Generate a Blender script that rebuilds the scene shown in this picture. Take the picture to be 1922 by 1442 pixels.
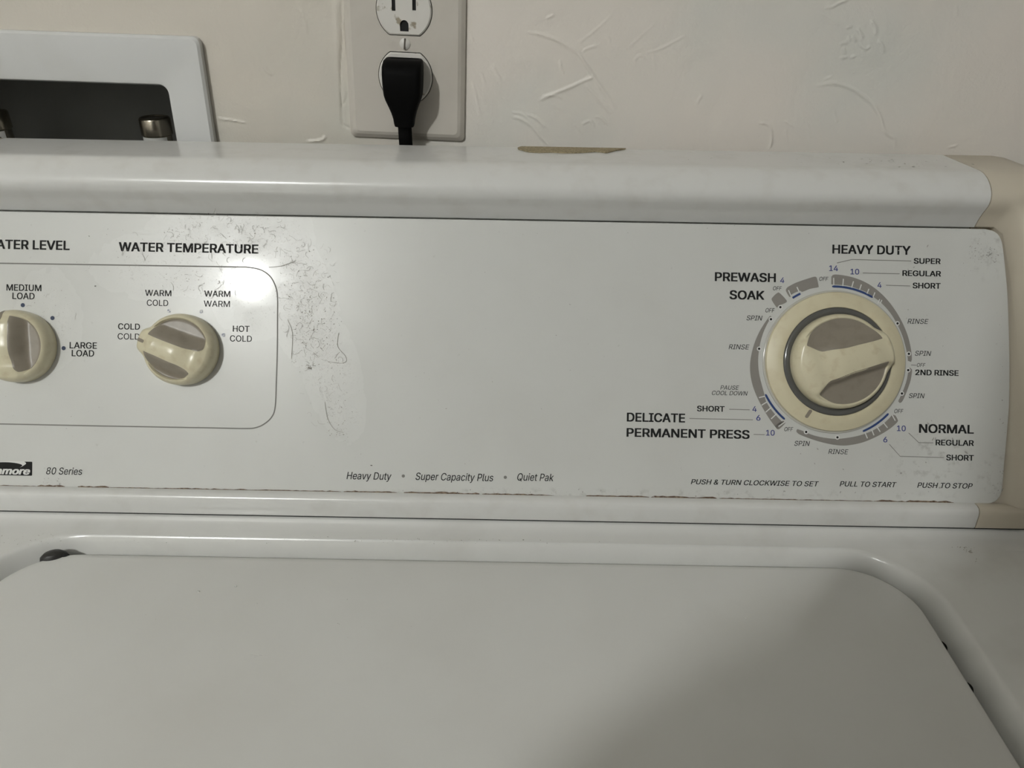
import bpy, bmesh, math, random, os
import numpy as np
from mathutils import Vector, Matrix, geometry

random.seed(7)
for o in list(bpy.data.objects):
    bpy.data.objects.remove(o, do_unlink=True)
scene = bpy.context.scene
COL = scene.collection

# ------------------------------------------------------------------ camera
FPX = 1444.0                       # focal length in pixels of the 1922x1442 frame
PITCH, ROLL = math.radians(28.6), math.radians(1.03)
CZ = 1.211                         # camera height above the floor (washer deck is 0.912)
CAM = Vector((0, 0, CZ))
F0 = Vector((0, math.cos(PITCH), -math.sin(PITCH)))
U0 = Vector((0, math.sin(PITCH), math.cos(PITCH)))
X0 = Vector((1, 0, 0))
RIGHT = X0 * math.cos(ROLL) + U0 * math.sin(ROLL)
UP = -X0 * math.sin(ROLL) + U0 * math.cos(ROLL)
cam_data = bpy.data.cameras.new('camera')
cam_data.sensor_fit = 'HORIZONTAL'
cam_data.sensor_width = 36.0
cam_data.lens = FPX / 1922.0 * 36.0
cam_data.clip_start = 0.01
cam = bpy.data.objects.new('camera', cam_data)
COL.objects.link(cam)
m = Matrix((RIGHT, UP, -F0)).transposed().to_4x4()
m.translation = CAM
cam.matrix_world = m
scene.camera = cam

# ------------------------------------------------------------------ world, lamp, exposure
world = bpy.data.worlds.new('world')
world.use_nodes = True
world.node_tree.nodes['Background'].inputs[0].default_value = (0.5, 0.5, 0.5, 1)
world.node_tree.nodes['Background'].inputs[1].default_value = 0.1
scene.world = world
LAMP = Vector((-0.882, -1.284, CZ + 1.070))     # ceiling bulb, found from its glare on the panel
BULB_R = 0.036
BULB_STRENGTH = 1230.0
BULB_COLOR = (0.985, 1.0, 0.975)
scene.view_settings.view_transform = 'Standard'
scene.view_settings.look = 'None'
scene.view_settings.gamma = 1.0
scene.view_settings.use_curve_mapping = False
scene.view_settings.exposure = 0.0

WALL_Y = 0.538
XC = -0.028                        # centre of the washing machine
T0 = 0.461                         # distance of the control panel plane from the lens


# ------------------------------------------------------------------ pixel helpers
def ray(px, py):
    u, w = (px - 961.0) / FPX, (721.0 - py) / FPX
    return F0 + RIGHT * u + UP * w


def on_plane(px, py, axis, value):
    d = ray(px, py)
    t = (value - CAM[axis]) / d[axis]
    return CAM + d * t


def on_wall(px, py, y=WALL_Y):
    return on_plane(px, py, 1, y)


def pan(px, py):
    """photo pixel -> local coordinates of the control panel (metres)"""
    u, w = (px - 961.0) / FPX, (721.0 - py) / FPX
    c, s = math.cos(ROLL), math.sin(ROLL)
    return (T0 * (u * c - w * s), T0 * (u * s + w * c))


PX = T0 / FPX                      # one photo pixel on the panel, in metres


# ------------------------------------------------------------------ materials
def mat(name, color, rough=0.5, metal=0.0, spec=0.5, coat=0.0, bump=None, mottle=None):
    mt = bpy.data.materials.new(name)
    mt.use_nodes = True
    nt = mt.node_tree
    b = nt.nodes['Principled BSDF']
    b.inputs['Base Color'].default_value = (*color, 1)
    b.inputs['Roughness'].default_value = rough
    b.inputs['Metallic'].default_value = metal
    b.inputs['Specular IOR Level'].default_value = spec
    b.inputs['Coat Weight'].default_value = coat
    b.inputs['Coat Roughness'].default_value = 0.12
    tc = nt.nodes.new('ShaderNodeTexCoord')
    if mottle:                      # (scale, second colour, low, high)
        n = nt.nodes.new('ShaderNodeTexNoise')
        n.inputs['Scale'].default_value = mottle[0]
        n.inputs['Detail'].default_value = 6
        nt.links.new(tc.outputs['Object'], n.inputs['Vector'])
        mr = nt.nodes.new('ShaderNodeMapRange')
        mr.inputs['From Min'].default_value = mottle[2]
        mr.inputs['From Max'].default_value = mottle[3]
        nt.links.new(n.outputs['Fac'], mr.inputs['Value'])
        mx = nt.nodes.new('ShaderNodeMix')
        mx.data_type = 'RGBA'
        mx.inputs['A'].default_value = (*color, 1)
        mx.inputs['B'].default_value = (*mottle[1], 1)
        nt.links.new(mr.outputs['Result'], mx.inputs['Factor'])
        nt.links.new(mx.outputs['Result'], b.inputs['Base Color'])
    if bump:                        # (scale, strength, distance)
        n = nt.nodes.new('ShaderNodeTexNoise')
        n.inputs['Scale'].default_value = bump[0]
        n.inputs['Detail'].default_value = 5
        nt.links.new(tc.outputs['Object'], n.inputs['Vector'])
        bp = nt.nodes.new('ShaderNodeBump')
        bp.inputs['Strength'].default_value = bump[1]
        bp.inputs['Distance'].default_value = bump[2]
        nt.links.new(n.outputs['Fac'], bp.inputs['Height'])
        nt.links.new(bp.outputs['Normal'], b.inputs['Normal'])
    return mt


M = {}
M['enamel'] = mat('white_enamel', (0.70, 0.70, 0.675), 0.22, mottle=(28, (0.63, 0.625, 0.595), 0.50, 0.78), bump=(900, 0.05, 0.0002))
M['lid'] = mat('lid_enamel', (0.66, 0.66, 0.635), 0.24, mottle=(9, (0.62, 0.615, 0.585), 0.45, 0.75), bump=(500, 0.06, 0.0002))
M['gloss'] = mat('glint_gloss', (0.66, 0.66, 0.635), 0.06)
M['trim'] = mat('white_trim', (0.69, 0.69, 0.67), 0.20, mottle=(70, (0.63, 0.62, 0.59), 0.50, 0.85))
M['cap'] = mat('tan_plastic', (0.60, 0.545, 0.445), 0.38, mottle=(30, (0.55, 0.495, 0.40), 0.5, 0.8))
M['cream'] = mat('cream_knob_plastic', (0.66, 0.61, 0.44), 0.28, mottle=(220, (0.56, 0.49, 0.33), 0.52, 0.80))
M['skirt'] = mat('cream_dial_plastic', (0.66, 0.605, 0.43), 0.42, mottle=(120, (0.60, 0.53, 0.36), 0.5, 0.8))
M['taupe'] = mat('taupe_plastic', (0.255, 0.225, 0.18), 0.38, mottle=(160, (0.21, 0.183, 0.145), 0.5, 0.8))
M['smoke'] = mat('smoky_ring', (0.10, 0.10, 0.095), 0.10, spec=0.8)
M['clear_edge'] = mat('pale_ring', (0.50, 0.49, 0.44), 0.15)
M['ink'] = mat('black_ink', (0.022, 0.022, 0.022), 0.65, spec=0.08)
M['thin_ink'] = mat('thin_grey_ink', (0.035, 0.035, 0.035), 0.65, spec=0.08)
M['worn_ink'] = mat('worn_ink', (0.05, 0.05, 0.05), 0.65, spec=0.08, mottle=(700, (0.30, 0.30, 0.29), 0.54, 0.68))
M['line_ink'] = mat('grey_line_ink', (0.22, 0.215, 0.20), 0.5, spec=0.12)
M['band_ink'] = mat('grey_band_ink', (0.27, 0.255, 0.235), 0.45, spec=0.12)
M['blue_ink'] = mat('blue_ink', (0.045, 0.075, 0.20), 0.45, spec=0.12)
M['number_ink'] = mat('blue_number_ink', (0.07, 0.08, 0.24), 0.45, spec=0.12)
M['navy_dot'] = mat('navy_dot_ink', (0.06, 0.075, 0.12), 0.45, spec=0.12)
M['worn_dot'] = mat('worn_blue_dot', (0.25, 0.28, 0.40), 0.5, mottle=(900, (0.66, 0.66, 0.64), 0.42, 0.55))
M['print_white'] = mat('print_white', (0.70, 0.70, 0.68), 0.3)
M['plate'] = mat('painted_plate', (0.58, 0.545, 0.49), 0.33, mottle=(40, (0.53, 0.495, 0.44), 0.5, 0.8))
M['socket'] = mat('chipped_painted_socket', (0.68, 0.66, 0.62), 0.35, mottle=(130, (0.33, 0.29, 0.22), 0.60, 0.66))
M['black'] = mat('black_rubber', (0.003, 0.003, 0.003), 0.6, spec=0.06)
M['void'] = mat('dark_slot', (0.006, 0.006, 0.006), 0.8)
M['boxwhite'] = mat('white_box_plastic', (0.66, 0.665, 0.655), 0.35, mottle=(25, (0.62, 0.62, 0.60), 0.5, 0.8))
M['boxshade'] = mat('shaded_box_recess', (0.30, 0.305, 0.295), 0.6)  # recess greyed in its colour for the shade inside the white box
M['metal'] = mat('dull_brass_cap', (0.42, 0.38, 0.31), 0.22, metal=1.0)
M['label'] = mat('pale_label', (0.55, 0.55, 0.52), 0.5)
M['screw'] = mat('painted_screw', (0.66, 0.64, 0.60), 0.3)
M['grime'] = mat('brown_grime', (0.10, 0.062, 0.04), 0.8, mottle=(600, (0.26, 0.20, 0.14), 0.42, 0.66))
M['fleck'] = mat('grey_flecks', (0.30, 0.285, 0.25), 0.8)
M['darkfleck'] = mat('dark_flecks', (0.09, 0.08, 0.07), 0.8)
M['residue'] = mat('tan_residue', (0.36, 0.30, 0.19), 0.85, mottle=(900, (0.24, 0.20, 0.12), 0.45, 0.6), bump=(900, 0.6, 0.0006))
M['floor'] = mat('floor_vinyl', (0.20, 0.185, 0.165), 0.45, mottle=(6, (0.16, 0.145, 0.13), 0.4, 0.7))
M['paint'] = mat('room_paint', (0.34, 0.33, 0.31), 0.6, bump=(60, 0.2, 0.002))
M['ceiling'] = mat('ceiling_paint', (0.55, 0.54, 0.52), 0.7, bump=(60, 0.2, 0.002))


def panel_material():
    """white enamel with a matte film of lint and scrubbing round the temperature knob"""
    mt = bpy.data.materials.new('panel_enamel')
    mt.use_nodes = True
    nt = mt.node_tree
    b = nt.nodes['Principled BSDF']
    tc = nt.nodes.new('ShaderNodeTexCoord')

    def math_node(op, a, c=None):
        n = nt.nodes.new('ShaderNodeMath')
        n.operation = op
        for i, v in enumerate((a, c)):
            if v is None:
                continue
            if isinstance(v, (int, float)):
                n.inputs[i].default_value = v
            else:
                nt.links.new(v, n.inputs[i])
        return n.outputs[0]

    def noise(scale, detail=5, rough=0.5, dist=0.0):
        n = nt.nodes.new('ShaderNodeTexNoise')
        n.inputs['Scale'].default_value = scale
        n.inputs['Detail'].default_value = detail
        n.inputs['Roughness'].default_value = rough
        n.inputs['Distortion'].default_value = dist
        nt.links.new(tc.outputs['Object'], n.inputs['Vector'])
        return n.outputs['Fac']

    def ramp(v, lo, hi):
        n = nt.nodes.new('ShaderNodeMapRange')
        n.interpolation_type = 'SMOOTHSTEP'
        n.inputs['From Min'].default_value = lo
        n.inputs['From Max'].default_value = hi
        nt.links.new(v, n.inputs['Value'])
        return n.outputs['Result']

    def ellipse(px, py, rx, ry, rot):
        x, y = pan(px, py)
        mp = nt.nodes.new('ShaderNodeMapping')
        mp.vector_type = 'TEXTURE'
        mp.inputs['Location'].default_value = (x, y, 0)
        mp.inputs['Rotation'].default_value = (0, 0, math.radians(rot))
        mp.inputs['Scale'].default_value = (rx * PX, ry * PX, 1)
        nt.links.new(tc.outputs['Object'], mp.inputs['Vector'])
        ln = nt.nodes.new('ShaderNodeVectorMath')
        ln.operation = 'LENGTH'
        nt.links.new(mp.outputs['Vector'], ln.inputs[0])
        return math_node('SUBTRACT', 1.0, ramp(ln.outputs['Value'], 0.35, 1.30))

    film = None
    for e in ((560, 560, 60, 150, 22), (425, 450, 130, 58, -8), (620, 690, 48, 130, 16),
              (520, 440, 60, 70, 20), (480, 570, 70, 60, 0), (300, 500, 120, 60, 0), (90, 600, 60, 90, 0)):
        v = ellipse(*e)
        if e[0] < 320:
            v = math_node('MULTIPLY', v, 0.5)
        film = v if film is None else math_node('MAXIMUM', film, v)
    patch = ramp(noise(55, 6, 0.62, 0.6), 0.24, 0.72)
    film = math_node('MULTIPLY', film, patch)
    smut = math_node('MULTIPLY', film, ramp(noise(420, 4, 0.7, 2.0), 0.56, 0.70))
    corner = None
    for e in ((1855, 470, 40, 60, 0), (1870, 900, 40, 70, 0), (1750, 860, 90, 60, 0), (1000, 930, 900, 14, 1)):
        v = ellipse(*e)
        corner = v if corner is None else math_node('MAXIMUM', corner, v)
    dirt = math_node('MULTIPLY', corner, ramp(noise(170, 5, 0.65), 0.50, 0.72))
    spots = ramp(noise(260, 2, 0.4), 0.73, 0.80)
    dark = math_node('MAXIMUM', math_node('MULTIPLY', smut, 0.85), math_node('MULTIPLY', dirt, 0.38))
    dark = math_node('MAXIMUM', dark, math_node('MULTIPLY', spots, 0.15))

    def mix(f, a, c):
        n = nt.nodes.new('ShaderNodeMix')
        n.data_type = 'RGBA'
        nt.links.new(f, n.inputs['Factor'])
        for k, v in (('A', a), ('B', c)):
            if isinstance(v, tuple):
                n.inputs[k].default_value = (*v, 1)
            else:
                nt.links.new(v, n.inputs[k])
        return n.outputs['Result']

    base = mix(ramp(noise(14, 5), 0.4, 0.75), (0.63, 0.635, 0.61), (0.605, 0.607, 0.58))
    base = mix(math_node('MULTIPLY', film, 0.8), base, (0.69, 0.687, 0.665))
    base = mix(dark, base, (0.26, 0.25, 0.23))
    nt.links.new(base, b.inputs['Base Color'])
    rg = math_node('ADD', math_node('MULTIPLY', film, 0.12), 0.27)
    b.inputs['Coat Weight'].default_value = 0.12
    b.inputs['Specular IOR Level'].default_value = 0.32
    b.inputs['Coat Roughness'].default_value = 0.09
    nt.links.new(rg, b.inputs['Roughness'])
    bp = nt.nodes.new('ShaderNodeBump')
    bp.inputs['Strength'].default_value = 0.06
    bp.inputs['Distance'].default_value = 0.0002
    nt.links.new(noise(900, 3), bp.inputs['Height'])
    nt.links.new(bp.outputs['Normal'], b.inputs['Normal'])
    return mt


M['panel'] = panel_material()


def wall_material():
    mt = mat('plaster_paint', (0.60, 0.585, 0.54), 0.42)
    nt = mt.node_tree
    b = nt.nodes['Principled BSDF']
    tc = nt.nodes.new('ShaderNodeTexCoord')

    def noise(scale, detail, dist=0.0):
        n = nt.nodes.new('ShaderNodeTexNoise')
        n.inputs['Scale'].default_value = scale
        n.inputs['Detail'].default_value = detail
        n.inputs['Distortion'].default_value = dist
        nt.links.new(tc.outputs['Object'], n.inputs['Vector'])
        return n.outputs['Fac']

    def ramp(v, lo, hi):
        n = nt.nodes.new('ShaderNodeMapRange')
        n.interpolation_type = 'SMOOTHSTEP'
        n.inputs['From Min'].default_value = lo
        n.inputs['From Max'].default_value = hi
        nt.links.new(v, n.inputs['Value'])
        return n.outputs['Result']

    # cream coat left of the outlet, cooler one right, colour brightened against lamp falloff
    sep = nt.nodes.new('ShaderNodeSeparateXYZ')
    nt.links.new(tc.outputs['Object'], sep.inputs['Vector'])
    side = ramp(sep.outputs['X'], -0.125, -0.02)
    mx = nt.nodes.new('ShaderNodeMix')
    mx.data_type = 'RGBA'
    mx.inputs['A'].default_value = (0.62, 0.60, 0.545, 1)
    mx.inputs['B'].default_value = (0.735, 0.715, 0.675, 1)
    nt.links.new(side, mx.inputs['Factor'])
    m2 = nt.nodes.new('ShaderNodeMix')
    m2.data_type = 'RGBA'
    m2.blend_type = 'MULTIPLY'
    m2.inputs['Factor'].default_value = 1.0
    cr = nt.nodes.new('ShaderNodeMix')
    cr.data_type = 'RGBA'
    cr.inputs['A'].default_value = (0.93, 0.95, 0.94, 1)
    cr.inputs['B'].default_value = (1.04, 1.0, 0.97, 1)
    nt.links.new(ramp(noise(7, 5), 0.35, 0.65), cr.inputs['Factor'])
    nt.links.new(mx.outputs['Result'], m2.inputs['A'])
    nt.links.new(cr.outputs['Result'], m2.inputs['B'])
    nt.links.new(m2.outputs['Result'], b.inputs['Base Color'])
    b1 = nt.nodes.new('ShaderNodeBump')
    b1.inputs['Strength'].default_value = 0.30
    b1.inputs['Distance'].default_value = 0.0006
    nt.links.new(noise(650, 6, 0.2), b1.inputs['Height'])
    b2 = nt.nodes.new('ShaderNodeBump')
    b2.inputs['Strength'].default_value = 0.35
    b2.inputs['Distance'].default_value = 0.004
    nt.links.new(noise(28, 4, 0.8), b2.inputs['Height'])
    nt.links.new(b1.outputs['Normal'], b2.inputs['Normal'])
    nt.links.new(b2.outputs['Normal'], b.inputs['Normal'])
    return mt


M['wall'] = wall_material()


# ------------------------------------------------------------------ mesh helpers
class MB:
    def __init__(self):
        self.v, self.f = [], []

    def add(self, verts, faces, mtx=None):
        o = len(self.v)
        for p in verts:
            p = Vector(p)
            self.v.append(tuple(mtx @ p) if mtx else tuple(p))
        self.f += [tuple(i + o for i in f) for f in faces]
        return self

    def loft(self, rings, cap0=True, cap1=True, mtx=None, closed=True):
        n = len(rings[0])
        vs = [p for r in rings for p in r]
        fs = []
        for k in range(len(rings) - 1):
            for i in range(n if closed else n - 1):
                j = (i + 1) % n
                fs.append((k * n + i, k * n + j, (k + 1) * n + j, (k + 1) * n + i))
        if cap0:
            fs.append(tuple(reversed(range(n))))
        if cap1:
            fs.append(tuple((len(rings) - 1) * n + i for i in range(n)))
        return self.add(vs, fs, mtx)

    def lathe(self, prof, n=64, mtx=None, cap0=False, cap1=True):
        rings = [[(r * math.cos(2 * math.pi * i / n), r * math.sin(2 * math.pi * i / n), z) for i in range(n)]
                 for r, z in prof]
        return self.loft(rings, cap0, cap1, mtx)

    def box(self, x0, x1, y0, y1, z0, z1, mtx=None):
        return self.add([(x, y, z) for z in (z0, z1) for y in (y0, y1) for x in (x0, x1)],
                        [(0, 2, 3, 1), (4, 5, 7, 6), (0, 1, 5, 4), (2, 6, 7, 3), (0, 4, 6, 2), (1, 3, 7, 5)], mtx)

    def build(self, name, material, parent=None, smooth=35, matrix=None, fix=True):
        me = bpy.data.meshes.new(name)
        me.from_pydata(self.v, [], self.f)
        if fix:
            bm = bmesh.new()
            bm.from_mesh(me)
            bmesh.ops.recalc_face_normals(bm, faces=bm.faces)
            bm.to_mesh(me)
            bm.free()
        me.materials.append(material)
        if smooth:
            me.shade_smooth()
            me.set_sharp_from_angle(angle=math.radians(smooth))
        ob = bpy.data.objects.new(name, me)
        COL.objects.link(ob)
        if parent:
            ob.parent = parent
        if matrix is not None:
            ob.matrix_local = matrix
        return ob


def empty(name, label, cat, loc=(0, 0, 0), group=None):
    o = bpy.data.objects.new(name, None)
    o.empty_display_size = 0.02
    COL.objects.link(o)
    o.location = loc
    o['label'] = label
    o['category'] = cat
    if group:
        o['group'] = group
    return o


def structure(o):
    o['kind'] = 'structure'
    return o


def rrect(x0, x1, y0, y1, r, k=10):
    pts = []
    for cx, cy, a0 in ((x1 - r, y1 - r, 0), (x0 + r, y1 - r, 90), (x0 + r, y0 + r, 180), (x1 - r, y0 + r, 270)):
        for i in range(k + 1):
            a = math.radians(a0 + 90 * i / k)
            pts.append((cx + r * math.cos(a), cy + r * math.sin(a)))
    return pts


def catmull(pts, n=6, closed=False):
    out = []
    N = len(pts)
    rng = range(N) if closed else range(N - 1)
    for i in rng:
        g = (lambda k: pts[k % N]) if closed else (lambda k: pts[max(0, min(N - 1, k))])
        p0, p1, p2, p3 = g(i - 1), g(i), g(i + 1), g(i + 2)
        for s in range(n):
            t = s / n
            out.append(tuple(0.5 * (2 * b + (c - a) * t + (2 * a - 5 * b + 4 * c - d) * t * t
                                    + (3 * b - a - 3 * c + d) * t ** 3)
                             for a, b, c, d in zip(p0, p1, p2, p3)))
    if not closed:
        out.append(pts[-1])
    return out


def strip(pts, w):
    """flat ribbon (2D) of width w along pts -> (verts2d, faces)"""
    vs, fs = [], []
    for i, p in enumerate(pts):
        a, b = pts[max(0, i - 1)], pts[min(len(pts) - 1, i + 1)]
        dx, dy = b[0] - a[0], b[1] - a[1]
        L = math.hypot(dx, dy) or 1
        ww = w[i] if isinstance(w, list) else w
        nx, ny = -dy / L * ww / 2, dx / L * ww / 2
        vs += [(p[0] + nx, p[1] + ny), (p[0] - nx, p[1] - ny)]
        if i:
            fs.append((2 * i - 2, 2 * i - 1, 2 * i + 1, 2 * i))
    return vs, fs


def R(x, y, z):                     # camera-relative height -> world
    return (x, y, z + CZ)


# ================================================================== the room
RX0, RX1, RY0, CEIL = -1.75, 1.15, -2.1, 2.44

mb = MB(); mb.box(RX0, RX1, RY0, WALL_Y + 0.12, -0.05, 0)
structure(mb.build('floor', M['floor'], smooth=0))
mb = MB(); mb.box(RX0, RX1, RY0, WALL_Y + 0.12, CEIL, CEIL + 0.05)
structure(mb.build('ceiling', M['ceiling'], smooth=0))
mb = MB(); mb.box(RX0 - 0.05, RX0, RY0, WALL_Y + 0.12, 0, CEIL)
structure(mb.build('wall_left', M['paint'], smooth=0))
mb = MB(); mb.box(RX1, RX1 + 0.05, RY0, WALL_Y + 0.12, 0, CEIL)
structure(mb.build('wall_right', M['paint'], smooth=0))
mb = MB(); mb.box(RX0, RX1, RY0 - 0.05, RY0, 0, CEIL)
structure(mb.build('wall_front', M['paint'], smooth=0))

# ---- the laundry outlet box opening (needed for the hole in the wall)
BOX_ROT = math.radians(-0.85)
bx_tr = on_wall(378, 68)            # outer top-right corner of its frame
BOX_W, BOX_H = 0.262, 0.215
# ---- back wall: one mesh, finely gridded where plaster ridges show
fine_x = np.arange(-0.40, 0.40, 0.0008)
fine_z = np.arange(-0.125, 0.045, 0.0008)
xs = np.concatenate([np.linspace(RX0, -0.41, 14), fine_x, np.linspace(0.41, RX1, 12)])
zs = np.concatenate([np.linspace(-CZ, -0.13, 14), fine_z, np.linspace(0.055, CEIL - CZ, 14)])
GX, GZ = np.meshgrid(xs, zs)
H = np.zeros_like(GX)


def zq(ox, oy, s, pts):
    return [(ox + x / s, oy + y / s) for x, y in pts]


A, B, C_ = (860, 0, 3.559), (1380, 0, 3.546), (380, 0, 5.15)
ridges = [  # (origin, points, width mm, height mm)
    (A, [(470, 215), (540, 228), (640, 260), (720, 300), (790, 350), (850, 425), (900, 500), (950, 580), (1000, 650), (1050, 720)], 1.5, 0.55),
    (A, [(540, 670), (640, 625), (740, 585), (850, 535), (905, 515)], 1.6, 0.40),
    (A, [(850, 560), (900, 620), (960, 690), (1020, 760)], 1.8, 0.35),
    (A, [(365, 780), (430, 800), (500, 850), (550, 910), (610, 975)], 1.4, 0.45),
    (A, [(460, 765), (520, 790), (580, 850)], 1.3, 0.45),
    (A, [(360, 750), (430, 765), (500, 830)], 1.2, 0.30),
    (A, [(830, 830), (880, 808), (910, 850)], 1.2, 0.35), (A, [(920, 775), (960, 790), (990, 830)], 1.2, 0.35),
    (A, [(835, 345), (860, 325), (920, 308)], 1.0, 0.30), (A, [(980, 243), (1005, 255), (1012, 285)], 1.0, 0.30),
    (A, [(585, 125), (640, 100)], 1.0, 0.35), (A, [(680, 405), (690, 460), (705, 495)], 1.2, 0.40),
    (A, [(1175, 405), (1215, 370), (1245, 390)], 1.0, 0.30), (A, [(1595, 690), (1625, 640)], 1.1, 0.35),
    (A, [(1250, 355), (1340, 330), (1440, 280), (1520, 240)], 1.0, 0.20), (A, [(800, 290), (930, 190), (1030, 95)], 1.0, 0.18),
    (A, [(150, 480), (180, 560)], 1.0, 0.25), (A, [(230, 440), (290, 550)], 1.0, 0.25), (A, [(95, 540), (150, 780)], 1.0, 0.25),
    (A, [(70, 200), (100, 280)], 1.0, 0.30), (A, [(120, 560), (190, 700)], 1.0, 0.2), (A, [(1150, 310), (1320, 150)], 1.0, 0.16),
    (A, [(560, 640), (660, 640), (700, 655)], 1.2, 0.3), (A, [(640, 700), (700, 740)], 1.2, 0.25), (A, [(780, 830), (840, 900)], 1.0, 0.25),
    (B, [(600, 45), (640, 50), (690, 20), (750, 0)], 1.0, 0.40), (B, [(735, 185), (770, 180)], 1.2, 0.4),
    (B, [(815, 195), (850, 255)], 1.2, 0.5), (B, [(905, 140), (930, 180), (935, 230)], 1.3, 0.55),
    (B, [(955, 270), (980, 310), (988, 350)], 1.3, 0.55), (B, [(825, 290), (865, 325), (895, 310)], 1.3, 0.45),
    (B, [(750, 240), (765, 270)], 1.2, 0.4), (B, [(780, 240), (800, 280)], 1.2, 0.4), (B, [(720, 320), (730, 360)], 1.2, 0.35),
    (B, [(700, 385), (740, 380)], 1.2, 0.35), (B, [(770, 380), (800, 375)], 1.2, 0.35), (B, [(700, 290), (745, 285)], 1.2, 0.35),
    (B, [(540, 570), (640, 555), (740, 575), (830, 625), (910, 695), (960, 770), (985, 850), (1020, 895), (1055, 920), (1065, 970)], 1.6, 0.50),
    (B, [(160, 815), (215, 830), (240, 880), (240, 950), (225, 990)], 1.3, 0.45), (B, [(330, 805), (385, 840)], 1.1, 0.35),
    (B, [(335, 860), (350, 960)], 1.2, 0.25), (B, [(655, 740), (680, 810)], 1.1, 0.30), (B, [(715, 630), (730, 720)], 1.1, 0.22),
    (B, [(1410, 985), (1475, 968)], 1.2, 0.30), (B, [(1470, 40), (1475, 110)], 1.2, 0.2), (B, [(480, 830), (500, 930)], 1.1, 0.2),
    (B, [(590, 530), (640, 510)], 1.1, 0.3), (B, [(560, 80), (640, 130), (690, 170)], 1.4, 0.25),
    (C_, [(920, 80), (990, 200), (1010, 330)], 1.1, 0.25), (C_, [(605, 640), (625, 690), (670, 725)], 1.2, 0.35),
    (C_, [(145, 1145), (260, 1160), (430, 1190)], 1.0, 0.40), (C_, [(1010, 1370), (1150, 1355), (1190, 1320)], 1.4, 0.55),
    (C_, [(1345, 0), (1348, 400), (1335, 640), (1342, 1000), (1355, 1180), (1375, 1215), (1420, 1240)], 1.3, -0.50),
    (C_, [(1378, 0), (1363, 300), (1378, 420), (1388, 560)], 1.5, 0.45), (C_, [(1410, 885), (1380, 980), (1340, 1030)], 1.0, -0.35),
    (C_, [(1290, 0), (1300, 400), (1310, 700)], 3.5, 0.30), (C_, [(1425, 0), (1430, 1200)], 2.5, 0.35),
]
for og, pts, wd, ht in ridges:
    pl = [on_wall(*q) for q in catmull(zq(*og, pts), 5)]
    P = np.array([(p.x, p.z - CZ) for p in pl])
    x0, x1 = P[:, 0].min() - 0.006, P[:, 0].max() + 0.006
    z0, z1 = P[:, 1].min() - 0.006, P[:, 1].max() + 0.006
    ix = np.where((xs > x0) & (xs < x1))[0]
    iz = np.where((zs > z0) & (zs < z1))[0]
    if len(ix) == 0 or len(iz) == 0:
        continue
    sx, sz = GX[np.ix_(iz, ix)], GZ[np.ix_(iz, ix)]
    best = np.full(sx.shape, 1e9)
    along = np.zeros(sx.shape)
    for k in range(len(P) - 1):
        a, b = P[k], P[k + 1]
        ab = b - a
        L2 = max(ab @ ab, 1e-12)
        t = np.clip(((sx - a[0]) * ab[0] + (sz - a[1]) * ab[1]) / L2, 0, 1)
        d = np.hypot(sx - a[0] - t * ab[0], sz - a[1] - t * ab[1])
        better = d < best
        best = np.where(better, d, best)
        along = np.where(better, (k + t) / (len(P) - 1), along)
    fade = np.clip(np.minimum(along, 1 - along) * 6 + 0.25, 0, 1)
    H[np.ix_(iz, ix)] += ht * 1.8e-3 * fade * np.exp(-(best / (wd * 0.55e-3)) ** 2)
# opening for the laundry box
ob_c, ob_s = math.cos(BOX_ROT), math.sin(BOX_ROT)


def box_local(x, z):                # world (x, z) -> frame coordinates measured from its top-right corner
    dx, dz = x - bx_tr.x, z - (bx_tr.z - CZ)
    return dx * ob_c + dz * ob_s, -dx * ob_s + dz * ob_c


nx, nz = len(xs), len(zs)
verts = [(float(GX[j, i]), float(WALL_Y - H[j, i]), float(GZ[j, i] + CZ)) for j in range(nz) for i in range(nx)]
faces = []
for j in range(nz - 1):
    for i in range(nx - 1):
        lx, lz = box_local(0.5 * (xs[i] + xs[i + 1]), 0.5 * (zs[j] + zs[j + 1]))
        if -BOX_W + 0.014 < lx < -0.014 and -BOX_H + 0.014 < lz < -0.014:
            continue
        faces.append((j * nx + i, j * nx + i + 1, (j + 1) * nx + i + 1, (j + 1) * nx + i))
mb = MB(); mb.v, mb.f = verts, faces
structure(mb.build('wall_back', M['wall'], smooth=60, fix=False))

# ---- ceiling bulb that lights the room
lamp = empty('ceiling_lamp', 'bare round bulb in a white ceiling lampholder', 'lamp', (LAMP.x, LAMP.y, CEIL))
mb = MB(); mb.lathe([(0.055, 0.0), (0.055, -0.012), (0.045, -0.03), (0.028, -0.05), (0.024, -0.085), (0.022, LAMP.z - CEIL + 0.052)], 40, cap0=True)
mb.build('lampholder', M['boxwhite'], lamp)
me_b = mat('bulb_glow', (1, 1, 1))
pb = me_b.node_tree.nodes['Principled BSDF']
pb.inputs['Emission Color'].default_value = (*BULB_COLOR, 1)
pb.inputs['Emission Strength'].default_value = BULB_STRENGTH
zb = LAMP.z - CEIL
prof = [(0.014, zb + 0.056), (0.016, zb + 0.045)] + [(BULB_R * math.cos(a), zb + BULB_R * math.sin(a)) for a in
                                                [math.radians(d) for d in (60, 40, 20, 0, -20, -40, -60, -80)]] + [(0.001, zb - BULB_R)]
mb = MB(); mb.lathe(prof, 40, cap0=True)
mb.build('bulb', me_b, lamp)

# ================================================================== washing machine
washer = empty('washing_machine', 'white top-loading washing machine with cream knobs on its slanted console', 'washing machine', (XC, 0.2, 0))


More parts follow.
